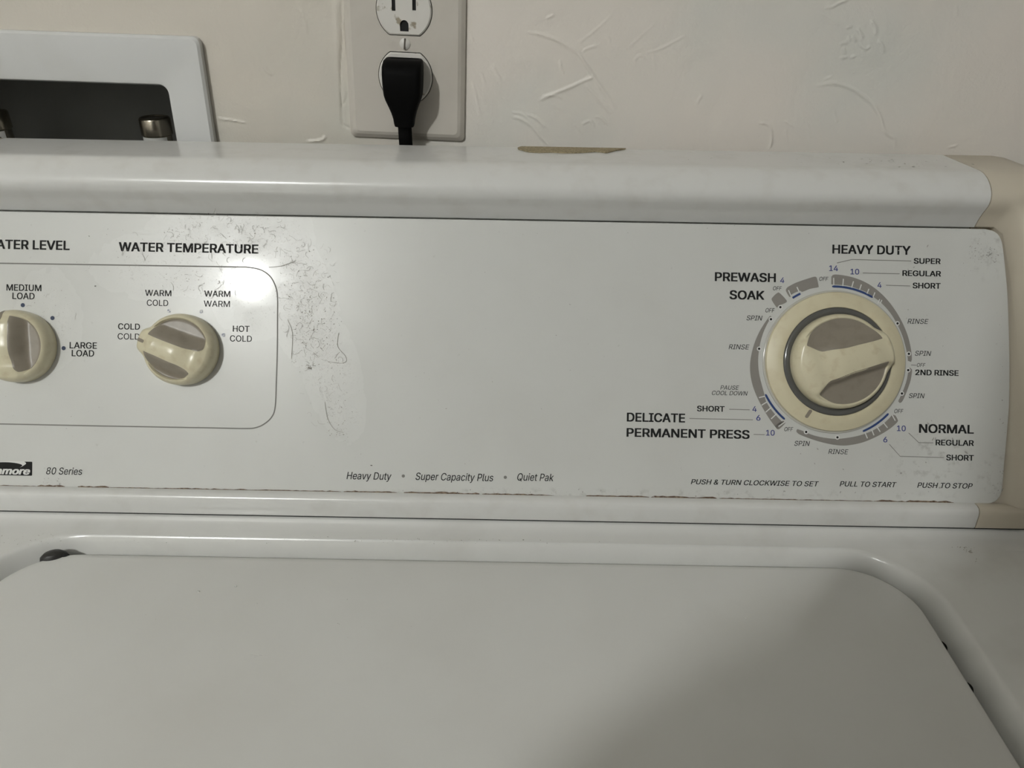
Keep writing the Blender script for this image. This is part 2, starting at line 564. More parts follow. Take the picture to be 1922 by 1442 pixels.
def wb(mbld, name, material, parent=None, smooth=35):
    """world-space mesh under the washer"""
    o = mbld.build(name, material, None, smooth)
    p = parent or washer
    o.parent = p
    o.matrix_parent_inverse = p.matrix_basis.inverted() if p is washer else (washer.matrix_basis @ p.matrix_local).inverted()
    return o


bpy.context.view_layer.update()
WX0, WX1, WYF, WYB = XC - 0.352, XC + 0.352, -0.125, 0.514
ZD = -0.299                         # deck height, relative to the lens
ZL = ZD - 0.0042                    # lid top
# lid outline from the photo
lid_r = on_plane(1774, 1211.5, 2, CZ + ZL).x
lid_b = on_plane(961, 1054, 2, CZ + ZL).y
lid_l = -0.284
LIDRECT = (lid_l, lid_r, -0.075, lid_b)
LR = 0.037


def lid_ring(d, z):
    x0, x1, y0, y1 = LIDRECT
    return [R(x, y, z) for x, y in rrect(x0 - d, x1 + d, y0 - d, y1 + d, max(LR + d, 0.004), 14)]


# cabinet
mb = MB()
ring = lambda d, z: [(x, y, z) for x, y in rrect(WX0 + d, WX1 - d, WYF + d, WYB - d, 0.018, 6)]
mb.loft([ring(0.02, 0.0), ring(0.02, 0.03), ring(0, 0.032), ring(0, CZ + ZD - 0.03), ring(0.003, CZ + ZD - 0.028)])
wb(mb, 'cabinet', M['enamel'])
# top deck with its recess
mb = MB()
oring = lambda d, z: [R(x, y, z) for x, y in rrect(WX0 + d, WX1 - d, WYF + d, WYB - d, 0.02, 14)]
rings = [oring(0.0, ZD - 0.030), oring(0, ZD - 0.009), oring(0.001, ZD - 0.005), oring(0.0035, ZD - 0.0015), oring(0.008, ZD)]
rings += [lid_ring(d, ZD + z) for d, z in ((0.0150, 0), (0.0138, -0.0003), (0.0128, -0.0010), (0.0119, -0.0022), (0.0108, -0.0045),
                                           (0.0096, -0.0080), (0.0084, -0.0125), (0.0070, -0.0175), (0.0055, -0.0218), (-0.03, -0.0220))]
mb.loft(rings, cap0=False)
deck = wb(mb, 'top_deck', M['enamel'], smooth=50)
# ledge under the console
prof = [(0.510, -0.2989), (0.510, -0.2942), (0.369, -0.2942), (0.3674, -0.2944), (0.3664, -0.2952), (0.3654, -0.2963),
        (0.3641, -0.2975), (0.3622, -0.2983), (0.3595, -0.2988), (0.354, -0.29895)]
mb = MB()
mb.loft([[R(x, y, z) for y, z in prof] for x in (WX0 + 0.006, WX1 - 0.006)])
wb(mb, 'rear_ledge', M['enamel'], smooth=60)
mb = MB(); mb.box(2 * XC - 0.3285, 0.3285, 0.3664, 0.3690, CZ - 0.2932, CZ - 0.2916)
wb(mb, 'console_dark_strip', M['void'], smooth=0)  # thin black strip added for the dark line under the console rail
# lid
mb = MB()
mb.loft([lid_ring(-0.004, ZL - 0.0172), lid_ring(0, ZL - 0.0172), lid_ring(0, ZL - 0.0012), lid_ring(-0.0003, ZL - 0.0005), lid_ring(-0.0012, ZL - 0.0001),
         lid_ring(-0.004, ZL), lid_ring(-0.05, ZL + 0.0012), lid_ring(-0.12, ZL + 0.002)])
lid = wb(mb, 'lid', M['lid'], smooth=50)
# tiny gloss beads added to the lid to make lamp glints
for px, py, rr in ((472, 1231, 1.1), (480, 1233, 1.3), (489, 1232, 1.2), (500, 1232, 1.0), (484, 1221, 0.8), (478, 1250, 0.9), (1400, 1160, 0.8), (372, 1110, 0.7), (442, 1100, 0.7)):
    p = on_plane(px, py, 2, CZ + ZL + 0.0012)
    mb = MB()
    q = rr * 0.55e-3
    mb.lathe([(q, -0.0006), (q * 0.95, q * 0.25), (q * 0.75, q * 0.55), (q * 0.4, q * 0.75), (q * 0.05, q * 0.82)], 16, Matrix.Translation(p) @ Matrix.Diagonal((1.8, 1, 0.8, 1)))
    wb(mb, 'glint_bead', M['gloss'])
# rubber bumpers that peep out under the right edge of the lid
for px, py in ((1777, 1214), (1830, 1292)):
    p = on_plane(px, py, 2, CZ + ZL - 0.004)
    mb = MB()
    mb.lathe([(0.0045, 0), (0.005, 0.003), (0.0042, 0.0055), (0.002, 0.0068)], 20, Matrix.Translation((lid_r - 0.0012, p.y, CZ + ZD - 0.0128)))
    wb(mb, 'lid_bumper', M['black'])
# hinge pocket in the recess corner: dark mounds stand for its shaded hole
hc = on_plane(101, 1045, 2, CZ + ZD - 0.005)
mb = MB()
mb.lathe([(0.0078, -0.006), (0.0078, 0.0), (0.0070, 0.0030), (0.0048, 0.0050), (0.001, 0.0058)], 28,
         Matrix.Translation((hc.x, hc.y, CZ + ZD - 0.0072)) @ Matrix.Rotation(math.radians(20), 4, 'Z') @ Matrix.Diagonal((1, 0.62, 1, 1)))
wb(mb, 'hinge_hole_dark', mat('hinge_hole_shade', (0.022, 0.021, 0.020), 0.4))
hp = on_plane(121, 1044, 2, CZ + ZD - 0.005)
mb = MB()
mb.lathe([(0.0026, -0.005), (0.0026, 0.001), (0.0018, 0.0026), (0.0004, 0.0032)], 20,
         Matrix.Translation((hp.x, hp.y, CZ + ZD - 0.0065)) @ Matrix.Diagonal((1.3, 0.9, 1, 1)))
wb(mb, 'hinge_hole_black', M['void'])

# ---- console housing (one extruded section)
NOSE = [(0.4700, -0.1040), (0.4655, -0.1043), (0.4615, -0.1053), (0.4575, -0.1070), (0.4540, -0.1093), (0.4512, -0.1120),
        (0.4496, -0.1148), (0.4492, -0.1178), (0.4500, -0.1208), (0.4517, -0.1238), (0.4535, -0.1268), (0.4554, -0.1310), (0.4568, -0.1352)]
NOSE = catmull(NOSE, 3)
SEAT_TOP, SEAT_BOT = (0.4615, -0.1366), (0.3765, -0.2826)
RAIL = [(0.3735, -0.2790), (0.3700, -0.2785), (0.3675, -0.2790), (0.3660, -0.2806), (0.3655, -0.2830), (0.3650, -0.2905), (0.3655, -0.2918)]
BACK = [(0.516, -0.2918), (0.516, -0.1062), (0.5145, -0.1045)]
SECTION = NOSE + [SEAT_TOP, SEAT_BOT] + RAIL + BACK
HX0, HX1 = 2 * XC - 0.278, 0.278
mb = MB()
mb.loft([[R(x, y, z) for y, z in SECTION] for x in (HX0, HX1)])
housing = wb(mb, 'console_housing', M['trim'], smooth=40)


def filled():                       # section of the end caps: bulges forward past the panel
    out = []
    for i, (y, z) in enumerate(SECTION):
        out.append((y, z))
    n = len(NOSE)
    for i in range(21, n + 2):
        t = (i - 21) / (n + 1 - 21)
        out[i] = (0.4488 - 0.0838 * t, -0.1178 - 0.160 * t)
    for i in range(n + 2, n + 2 + 4):
        y, z = SECTION[i]
        out[i] = (min(y, 0.3655), min(z, -0.2785))
    return out


FILL = filled()
for s, xa in ((1, 0.278), (-1, HX0)):
    mb = MB()
    rings = []
    for d, f, sh in ((0.0006, 0, 0.0), (0.012, 0, 0), (0.017, 0.03, 0), (0.0205, 0.22, 0), (0.024, 0.6, 0), (0.028, 0.92, 0), (0.032, 1, 0),
                     (0.040, 1, 0.0008), (0.045, 1, 0.0022), (0.0485, 1, 0.0050), (0.0505, 1, 0.0095), (0.0515, 1, 0.016)):
        sec = []
        for (y, z), (yf, zf) in zip(SECTION, FILL):
            yy, zz = y + (yf - y) * f, z + (zf - z) * f
            cy, cz = 0.445, -0.215
            if zz > -0.288:
                k = sh / 0.09
                yy += (cy - yy) * k
                zz += (cz - zz) * k
            sec.append(R(xa + s * d, yy, zz))
        rings.append(sec)
    mb.loft(rings)
    wb(mb, 'end_cap', M['cap'], smooth=60)

# ---- control panel plate, in its own slanted frame
PM = Matrix((X0, U0, -F0)).transposed().to_4x4()
PM.translation = CAM + F0 * T0
edge_px = [(1850.4, 430), (1868.7, 435.5), (1879.8, 450), (1885, 478), (1892, 551), (1895, 636), (1896, 695), (1895, 761),
           (1891, 816), (1886, 871), (1883, 908), (1879, 930), (1869, 943), (1854, 948), (1832, 949)]
right_edge = catmull([pan(*q) for q in edge_px], 4)
ytop, ybot = pan(961, 413.5)[1], pan(961, 932)[1]
ya, yb_ = right_edge[0][1], right_edge[-1][1]
right_edge = [(x, ybot + (y - yb_) / (ya - yb_) * (ytop - ybot)) for x, y in right_edge]
left_edge = [(2 * XC - x, y) for x, y in reversed(right_edge)]
outline = left_edge + right_edge    # goes up the left side, down the right side


def offset_outline(pts, d):
    out = []
    n = len(pts)
    for i in range(n):
        a, b = pts[i - 1], pts[(i + 1) % n]
        dx, dy = b[0] - a[0], b[1] - a[1]
        L = math.hypot(dx, dy) or 1
        out.append((pts[i][0] + dy / L * d, pts[i][1] - dx / L * d))
    return out


mb = MB()
ins = offset_outline(outline, 0.0006)
mb.loft([[(x, y, -0.0032) for x, y in outline], [(x, y, -0.0007) for x, y in outline],
         [(x + (a - x) * 0.4, y + (b - y) * 0.4, -0.0002) for (x, y), (a, b) in zip(outline, ins)],
         [(x, y, 0) for x, y in ins]])
panel = mb.build('control_panel', M['panel'], None, 0)
panel.parent = washer
panel.matrix_parent_inverse = washer.matrix_basis.inverted()
panel.matrix_basis = PM
panel['label'] = 'white printed control panel with worn film'
bpy.context.view_layer.update()

# ---- lettering ------------------------------------------------------------
font = None
try:
    fp = os.path.join(bpy.utils.system_resource('DATAFILES'), 'fonts', 'Inter.woff2')
    font = bpy.data.fonts.load(fp)
except Exception:
    font = None
_dg = None
_cache = {}


def glyph_mesh(s, bold, shear):
    """lettering outline -> clean flat mesh (overlapping strokes merged)"""
    cu = bpy.data.curves.new('lettering', 'FONT')
    if font:
        cu.font = font
    cu.body = s
    cu.size = 1.0
    cu.shear = shear
    cu.resolution_u = 4
    cu.dimensions = '2D'
    cu.fill_mode = 'NONE'
    ob = bpy.data.objects.new('lettering', cu)
    COL.objects.link(ob)
    dg = bpy.context.evaluated_depsgraph_get()
    raw = bpy.data.meshes.new_from_object(ob.evaluated_get(dg))
    bpy.data.objects.remove(ob)
    bpy.data.curves.remove(cu)
    co = [Vector((v.co.x, v.co.y)) for v in raw.vertices]
    eds = [tuple(e.vertices) for e in raw.edges]
    bpy.data.meshes.remove(raw)
    # follow each edge ring so that the winding of a point can be counted
    nxt = {}
    for a_, b_ in eds:
        nxt.setdefault(a_, []).append(b_)
        nxt.setdefault(b_, []).append(a_)
    seen, loops = set(), []
    for st in sorted(nxt):
        if st in seen:
            continue
        loop, cur, prev = [], st, None
        while cur not in seen:
            seen.add(cur)
            loop.append(cur)
            opts = [q for q in nxt[cur] if q != prev and q not in seen]
            if not opts:
                break
            # outline vertices are stored in drawing order: step forwards
            fw = [q for q in opts if q == cur + 1]
            prev, cur = cur, (fw or opts)[0]
        loops.append(loop)
    loops = [l for l in loops if len(l) > 2]
    vs, es, fs, *_ = geometry.delaunay_2d_cdt(co, [(l[i], l[(i + 1) % len(l)]) for l in loops for i in range(len(l))], [], 0, 1e-7)

    def winding(p):
        w = 0
        for l in loops:
            for i in range(len(l)):
                a_, b_ = co[l[i]], co[l[(i + 1) % len(l)]]
                if (a_.y <= p.y) != (b_.y <= p.y):
                    t = (p.y - a_.y) / (b_.y - a_.y)
                    if a_.x + t * (b_.x - a_.x) > p.x:
                        w += 1 if b_.y > a_.y else -1
        return w
    keep = []
    for f in fs:
        c = sum((vs[i] for i in f), Vector((0, 0))) / len(f)
        if winding(c) != 0:
            keep.append(tuple(f))
    me = bpy.data.meshes.new('lettering')
    me.from_pydata([(v.x, v.y, 0) for v in vs], [], keep)
    return me


def bounds(me):
    co = np.empty(len(me.vertices) * 3)
    me.vertices.foreach_get('co', co)
    co = co.reshape(-1, 3)
    return co


def cap_height(bold):
    if bold not in _cache:
        me = glyph_mesh('H', bold, 0)
        c = bounds(me)
        _cache[bold] = c[:, 1].max() - c[:, 1].min()
        bpy.data.meshes.remove(me)
    return _cache[bold]


ZI = 0.00012                        # print sits this much proud of the enamel


def text(s, x0, x1, base, cap, bold=0.02, shear=0.0, ink='ink', z=ZI, parent=None, name='lettering'):
    """bold weights are overprinted: the same outline repeated a hair to each side"""
    me = glyph_mesh(s, 0, shear)
    c = bounds(me)
    polys = [tuple(p.vertices) for p in me.polygons]
    bpy.data.meshes.remove(me)
    b = max(bold, 0.0)
    lx, ly = pan(x0, base)
    w = (x1 - x0) * PX
    sy = cap * PX / (cap_height(0) + b)
    sx = w / (c[:, 0].max() - c[:, 0].min() + 2 * b)
    shifts = [(0, 0)] if b == 0 else [(-b, -b * 0.5), (b, -b * 0.5), (-b, b * 0.5), (b, b * 0.5), (0, 0)]
    vs, fs = [], []
    for k, (dx, dy) in enumerate(shifts):
        o = len(vs)
        vs += [(lx + (p[0] - c[:, 0].min() + b + dx) * sx, ly + (p[1] + b * 0.5 + dy) * sy, z + k * 4e-6) for p in c]
        fs += [tuple(i + o for i in f) for f in polys]
    mb = MB()
    mb.v, mb.f = vs, fs
    o = mb.build(name, M[ink], parent or panel, 0, fix=False)
    return o


def flat(name, verts2, faces, ink, z=ZI, parent=None):
    mb = MB()
    mb.add([(x, y, z) for x, y in verts2], faces)
    o = mb.build(name, M[ink], parent or panel, 0, fix=False)
    # printed faces look out of the panel
    me = o.data
    me.update()
    if len(me.polygons) and me.polygons[0].normal.z < 0:
        me.flip_normals()
    return o


def line(pts_px, w_px, ink='line_ink', name='leader_line', z=ZI):
    vs, fs = strip([pan(*q) for q in pts_px], w_px * PX)
    return flat(name, vs, fs, ink, z)


def disc(px, py, r_px, ink, name='printed_dot', z=ZI, n=20):
    x, y = pan(px, py)
    return flat(name, [(x + r_px * PX * math.cos(2 * math.pi * i / n), y + r_px * PX * math.sin(2 * math.pi * i / n)) for i in range(n)],
                [tuple(range(n))], ink, z)


BOLD, SEMI, THIN, IT = 0.024, 0.012, 0.003, 0.22
wl0 = 131 - (485 - 223) * 0.615
for a in [
    ('WATER LEVEL', wl0, 131, 466.8, 17.5, BOLD), ('WATER TEMPERATURE', 223, 485, 471.6, 17, BOLD),
    ('MEDIUM', 12.3, 77.7, 545.6, 12, SEMI), ('LOAD', 23.4, 65, 561.4, 12, SEMI),
    ('LARGE', 130.7, 182, 654.0, 11.8, SEMI), ('LOAD', 134.7, 176.7, 668.8, 11.8, SEMI),
    ('WARM', 272.3, 321.7, 555.4, 11.3, SEMI, 0, 'worn_ink'), ('COLD', 275.7, 315.7, 574, 11.3, THIN, 0, 'thin_ink'),
    ('WARM', 383.3, 432.3, 556.8, 11.3, SEMI, 0, 'worn_ink'), ('WARM', 382.6, 431.6, 575.6, 11.3, THIN, 0, 'thin_ink'),
    ('COLD', 221.7, 262.7, 618.4, 11.3, SEMI, 0, 'thin_ink'), ('COLD', 221, 262.3, 637, 11.3, THIN, 0, 'thin_ink'),
    ('HOT', 437, 468.3, 622.7, 11.3, SEMI, 0, 'worn_ink'), ('COLD', 431.7, 472.7, 641, 11.3, THIN, 0, 'thin_ink'),
    ('80 Series', 86.8, 154.4, 890.4, 13, 0.004, 0.2, 'thin_ink'),
    ('Heavy Duty', 650.5, 734.8, 899.6, 13.7, 0.004, 0.2), ('Super Capacity Plus', 780, 925.9, 901, 13.7, 0.004, 0.2),
    ('Quiet Pak', 970.8, 1039.5, 902.2, 13.7, 0.004, 0.2),
    ('PREWASH', 1341.5, 1456, 527.8, 16.7, BOLD), ('SOAK', 1369, 1434.5, 561.8, 16.7, BOLD),
    ('4', 1464, 1472, 531.3, 10.4, SEMI, 0.1, 'number_ink'),
    ('OFF', 1450.7, 1467.4, 544.9, 7.4, THIN, IT, 'thin_ink'), ('OFF', 1436.6, 1453.8, 586.5, 8, THIN, IT, 'thin_ink'),
    ('SPIN', 1401, 1431, 601.3, 9, THIN, IT, 'thin_ink'), ('RINSE', 1367.5, 1406.4, 655.5, 9, THIN, IT, 'thin_ink'),
    ('HEAVY DUTY', 1562, 1709, 476.0, 16.7, BOLD), ('SUPER', 1714.8, 1765.3, 495, 10.4, BOLD), ('REGULAR', 1693.5, 1766, 518, 10.4, BOLD),
    ('SHORT', 1712.7, 1765.3, 541.3, 10.6, BOLD), ('14', 1556, 1572.8, 508.8, 10.4, SEMI, 0, 'number_ink'),
    ('10', 1596, 1612.4, 515.2, 10.4, SEMI, 0, 'number_ink'), ('4', 1646.7, 1654.4, 540.3, 10.4, SEMI, 0, 'number_ink'),
    ('OFF', 1537.5, 1554.5, 527.2, 7.5, THIN, IT, 'thin_ink'), ('RINSE', 1703, 1742.5, 607.6, 9, THIN, IT, 'thin_ink'),
    ('SPIN', 1717, 1747.7, 667.7, 9, THIN, IT, 'thin_ink'), ('OFF', 1720.6, 1736.8, 688.7, 7, THIN, IT, 'thin_ink'),
    ('2ND RINSE', 1717.5, 1799, 704.3, 10.4, BOLD),
    ('PAUSE', 1351.9, 1387, 731.4, 7.9, THIN, IT, 'thin_ink'), ('COOL DOWN', 1336, 1403.3, 741.5, 7.9, THIN, IT, 'thin_ink'),
    ('SHORT', 1308, 1360, 772.2, 10.4, BOLD), ('4', 1412, 1420, 773, 10.4, SEMI, 0, 'number_ink'),
    ('6', 1419.3, 1427.2, 789.6, 10.4, SEMI, 0, 'number_ink'), ('DELICATE', 1176.4, 1285.7, 791.4, 16.7, BOLD),
    ('PERMANENT PRESS', 1175.8, 1406.8, 819.9, 16.3, BOLD), ('10', 1437.6, 1453.8, 817.6, 10.4, SEMI, 0, 'number_ink'),
    ('OFF', 1472, 1488.6, 809.4, 7.6, THIN, IT, 'thin_ink'), ('SPIN', 1490.7, 1520, 836.8, 9, THIN, IT, 'thin_ink'),
    ('PUSH & TURN CLOCKWISE TO SET', 1296.5, 1536.9, 909, 9.4, SEMI, 0.24), ('PULL TO START', 1575.7, 1682.7, 913, 9.6, SEMI, 0.24),
    ('PUSH TO STOP', 1721.3, 1825.4, 915.6, 9.8, SEMI, 0.24),
    ('SPIN', 1705.7, 1735.4, 747.2, 9, THIN, IT, 'thin_ink'), ('OFF', 1678.3, 1695.4, 775.5, 7.6, THIN, IT, 'thin_ink'),
    ('10', 1683.3, 1699.8, 809.3, 10.4, SEMI, 0, 'number_ink'), ('6', 1657.6, 1665.3, 830.4, 10.4, SEMI, 0, 'number_ink'),
    ('NORMAL', 1724.6, 1827.6, 812.6, 16.5, BOLD), ('REGULAR', 1755.8, 1827.6, 836, 10.6, BOLD),
    ('SHORT', 1775.6, 1827.6, 864.2, 10.6, BOLD), ('RINSE', 1554.5, 1592.2, 852.2, 9, THIN, IT, 'thin_ink'),
]:
    text(*a)

# leader lines
q5 = lambda pts: [(1500 + x / 4.805, 420 + y / 4.805) for x, y in pts]
q6 = lambda pts: [(1140 + x / 4.805, 680 + y / 4.805) for x, y in pts]
q7 = lambda pts: [(1500 + x / 4.5545, 680 + y / 4.5545) for x, y in pts]
for p in (q5([(340, 355), (475, 323), (1010, 337)]), q5([(573, 445), (905, 452)]), q5([(782, 556), (1000, 562)]), q5([(1008, 1275), (1055, 1277)]),
          q6([(1098, 425), (1283, 430)]), q6([(740, 508), (1312, 520)]), q6([(1318, 652), (1418, 654)]),
          q7([(935, 605), (1022, 688), (1145, 690)]), q7([(770, 702), (862, 805), (1235, 816)])):
    line(p, 1.2)
# rounded rectangle round the two selectors
rr_px = [(-150, 492), (0, 494.3), (250, 498.2), (440, 501.2), (466, 502), (490, 507), (508, 520), (518, 540), (521, 560), (521, 600), (520.5, 660),
         (519, 710), (516.7, 763), (510, 783), (496, 796), (480, 803), (460, 804.6), (400, 803.5), (200, 800), (0, 796), (-150, 793.5)]
vs, fs = strip(catmull([pan(*q) for q in rr_px], 5), 2.3 * PX)
flat('frame_line', vs, fs, 'line_ink')
# dots
for x, y in ((43, 573), (98.6, 597.2), (119.6, 653.8)):
    disc(x, y, 3.9, 'navy_dot')
for x, y in ((317.3, 583.8), (377.7, 584.8), (419.6, 629)):
    disc(x, y, 3.4, 'worn_dot')
for x, y in ((757, 893.7), (948.4, 896.2)):
    disc(x, y, 3.0, 'line_ink')
# maker's badge
bw = [pan(-44, 864.9), pan(60.4, 892.4)]
bx0, bx1 = bw[0][0], bw[1][0]
by1, by0 = pan(30, 866.4)[1], pan(30, 892.6)[1]
bp = rrect(bx0, bx1, by0, by1, 1.6 * PX, 4)
flat('badge', bp, [tuple(range(len(bp)))], 'ink')
text('Kenmore', -36, 57, 889.6, 13.2, 0.035, 0.25, 'print_white', z=ZI * 2)
zb3 = lambda pts: [pan(x / 4.805, 820 + y / 4.805) for x, y in pts]
sw = catmull(zb3([(-300, 262), (-150, 240), (0, 230), (90, 231), (160, 240), (198, 252), (200, 264), (178, 279)]), 5)
sw += catmull(zb3([(205, 266), (232, 248), (236, 236), (218, 222)]), 5) + zb3([(150, 221), (-150, 222), (-300, 235)])
vs_, fs_ = [], []
flat('swoosh', sw, [tuple(range(len(sw)))], 'print_white', ZI * 2)

# timer scale, traced in a 4.2412x enlargement whose corner is pixel (1400, 500)
z8 = lambda p: pan(1400 + p[0] / 4.2412, 500 + p[1] / 4.2412)


def blob(name, pts, ink, n=4, z=ZI):
    c = catmull([z8(p) for p in pts], n, True)
    return flat(name, c, [tuple(range(len(c)))], ink, z)


blob('scale_band', [(318, 195), (326, 172), (345, 158), (400, 130), (480, 102), (540, 84), (558, 86), (566, 100), (578, 155), (572, 168), (510, 180),
                    (449, 203), (432, 196), (395, 208), (364, 225), (354, 242), (343, 240)], 'band_ink')
blob('scale_band', [(206, 270), (211, 248), (246, 215), (268, 213), (322, 270), (318, 288), (288, 303), (262, 312), (248, 328), (238, 320)], 'band_ink')


def ribbon(name, outer, inner, ink, z=ZI, n=4):
    """band between an outer and an inner edge, both running the same way"""
    o_, i_ = catmull([z8(p) for p in outer], n), catmull([z8(p) for p in inner], n)
    N = 60

    def resample(pl):
        d = [0]
        for a, b in zip(pl, pl[1:]):
            d.append(d[-1] + math.hypot(b[0] - a[0], b[1] - a[1]))
        out = []
        for k in range(N):
            t = d[-1] * k / (N - 1)
            j = max(1, next((q for q in range(len(d)) if d[q] >= t - 1e-12), len(d) - 1))
            f = (t - d[j - 1]) / max(d[j] - d[j - 1], 1e-12)
            out.append((pl[j - 1][0] + (pl[j][0] - pl[j - 1][0]) * f, pl[j - 1][1] + (pl[j][1] - pl[j - 1][1]) * f))
        return out
    o_, i_ = resample(o_), resample(i_)
    return flat(name, o_ + i_, [(k, k + 1, N + k + 1, N + k) for k in range(N - 1)], ink, z)


ribbon('scale_band', [(192, 394), (150, 450), (105, 525), (65, 620), (40, 720), (32, 800), (38, 880), (58, 965), (95, 1055), (140, 1140), (190, 1220), (245, 1294)],
       [(205, 402), (180, 440), (143, 515), (115, 605), (101, 690), (97, 765), (105, 855), (125, 940), (146, 1018), (158, 1070), (192, 1128), (240, 1188), (300, 1250)], 'band_ink')
blob('scale_band', [(243, 1290), (258, 1298), (275, 1288), (314, 1248), (306, 1238), (292, 1232), (240, 1262)], 'band_ink')
ribbon('scale_band', [(680, 82), (700, 66), (760, 70), (850, 88), (940, 122), (1020, 170), (1100, 240), (1170, 325), (1230, 420), (1280, 530), (1308, 630), (1321, 730), (1314, 762)],
       [(678, 143), (700, 146), (800, 153), (880, 176), (960, 207), (1030, 255), (1075, 290), (1140, 360), (1195, 445), (1240, 540), (1270, 640), (1286, 720), (1288, 752)], 'band_ink')
ribbon('scale_band', [(1306, 808), (1321, 822), (1320, 850), (1310, 910), (1290, 970), (1262, 1040), (1240, 1080), (1222, 1087)],
       [(1292, 812), (1292, 830), (1288, 860), (1278, 910), (1262, 960), (1240, 1015), (1218, 1060), (1212, 1075)], 'band_ink')
ribbon('scale_band', [(1190, 1188), (1208, 1222), (1204, 1242), (1150, 1290), (1080, 1335), (1000, 1375), (920, 1405), (840, 1422), (770, 1428), (690, 1420), (600, 1400), (500, 1368), (420, 1335), (400, 1312)],
       [(1162, 1180), (1152, 1196), (1130, 1220), (1080, 1265), (1010, 1307), (960, 1328), (900, 1348), (820, 1364), (727, 1374), (640, 1367), (560, 1352), (500, 1332), (445, 1308), (408, 1296)], 'band_ink')
TC = (696.7, 761.0)


def arc(p0, p1, r, w, ink, name='wash_arc'):
    a0 = math.atan2(p0[1] - TC[1], p0[0] - TC[0])
    a1 = math.atan2(p1[1] - TC[1], p1[0] - TC[0])
    pts = [z8((TC[0] + r * math.cos(a0 + (a1 - a0) * k / 24), TC[1] + r * math.sin(a0 + (a1 - a0) * k / 24))) for k in range(25)]
    ww = [w / 4.2412 * PX] * 25
    ww[0] = ww[-1] = ww[0] * 0.5
    vs, fs = strip(pts, ww)
    flat(name, vs, fs, ink, ZI * 2)


arc((368, 250), (434, 219), 604, 17, 'blue_ink')
arc((685, 160), (1008, 252), 600, 17, 'blue_ink')
arc((155, 1018), (308, 1220), 600, 17, 'blue_ink')
arc((928, 1312), (1138, 1176), 600, 17, 'blue_ink')
for a, b in (((338, 190), (358, 236)), ((405, 165), (422, 202)), ((697, 92), (698, 148)), ((775, 100), (770, 158)), ((855, 120), (840, 172)),
             ((918, 145), (903, 188)), ((978, 180), (962, 220)), ((1026, 208), (1008, 254)), ((1162, 1182), (1188, 1230)), ((1092, 1243), (1126, 1286)),
             ((1040, 1275), (1068, 1318)), ((1000, 1300), (1018, 1346)), ((945, 1320), (966, 1370)), ((103, 1046), (150, 1034)), ((124, 1106), (166, 1080)),
             ((156, 1162), (198, 1126)), ((200, 1215), (246, 1172)), ((258, 1276), (312, 1238)), ((1050, 296), (1064, 262)), ((1066, 300), (1081, 268))):
    vs, fs = strip([z8(a), z8(b)], 8.5 / 4.2412 * PX)
    flat('tick_mark', vs, fs, 'print_white', ZI * 2)
for x, y in ((198, 422), (104, 657), (478, 1319), (727, 1362), (1205, 455), (1295, 697), (1290, 827), (1240, 1013), (273, 326)):
    px, py = 1400 + x / 4.2412, 500 + y / 4.2412
    disc(px, py, 4.3, 'print_white', 'dot_ring', ZI * 2)
    disc(px, py, 2.2, 'ink', 'printed_dot', ZI * 3)


# ---- knobs -----------------------------------------------------------------
def interp(tab):
    def f(u):
        for (a, fa), (b, fb) in zip(tab, tab[1:]):
            if u <= b:
                t = min(1, max(0, (u - a) / (b - a)))
                t = t * t * (3 - 2 * t)
                return fa + (fb - fa) * t
        return tab[-1][1]
    return f


def smooth01(t):
    t = min(1.0, max(0.0, t))
    return t * t * (3 - 2 * t)


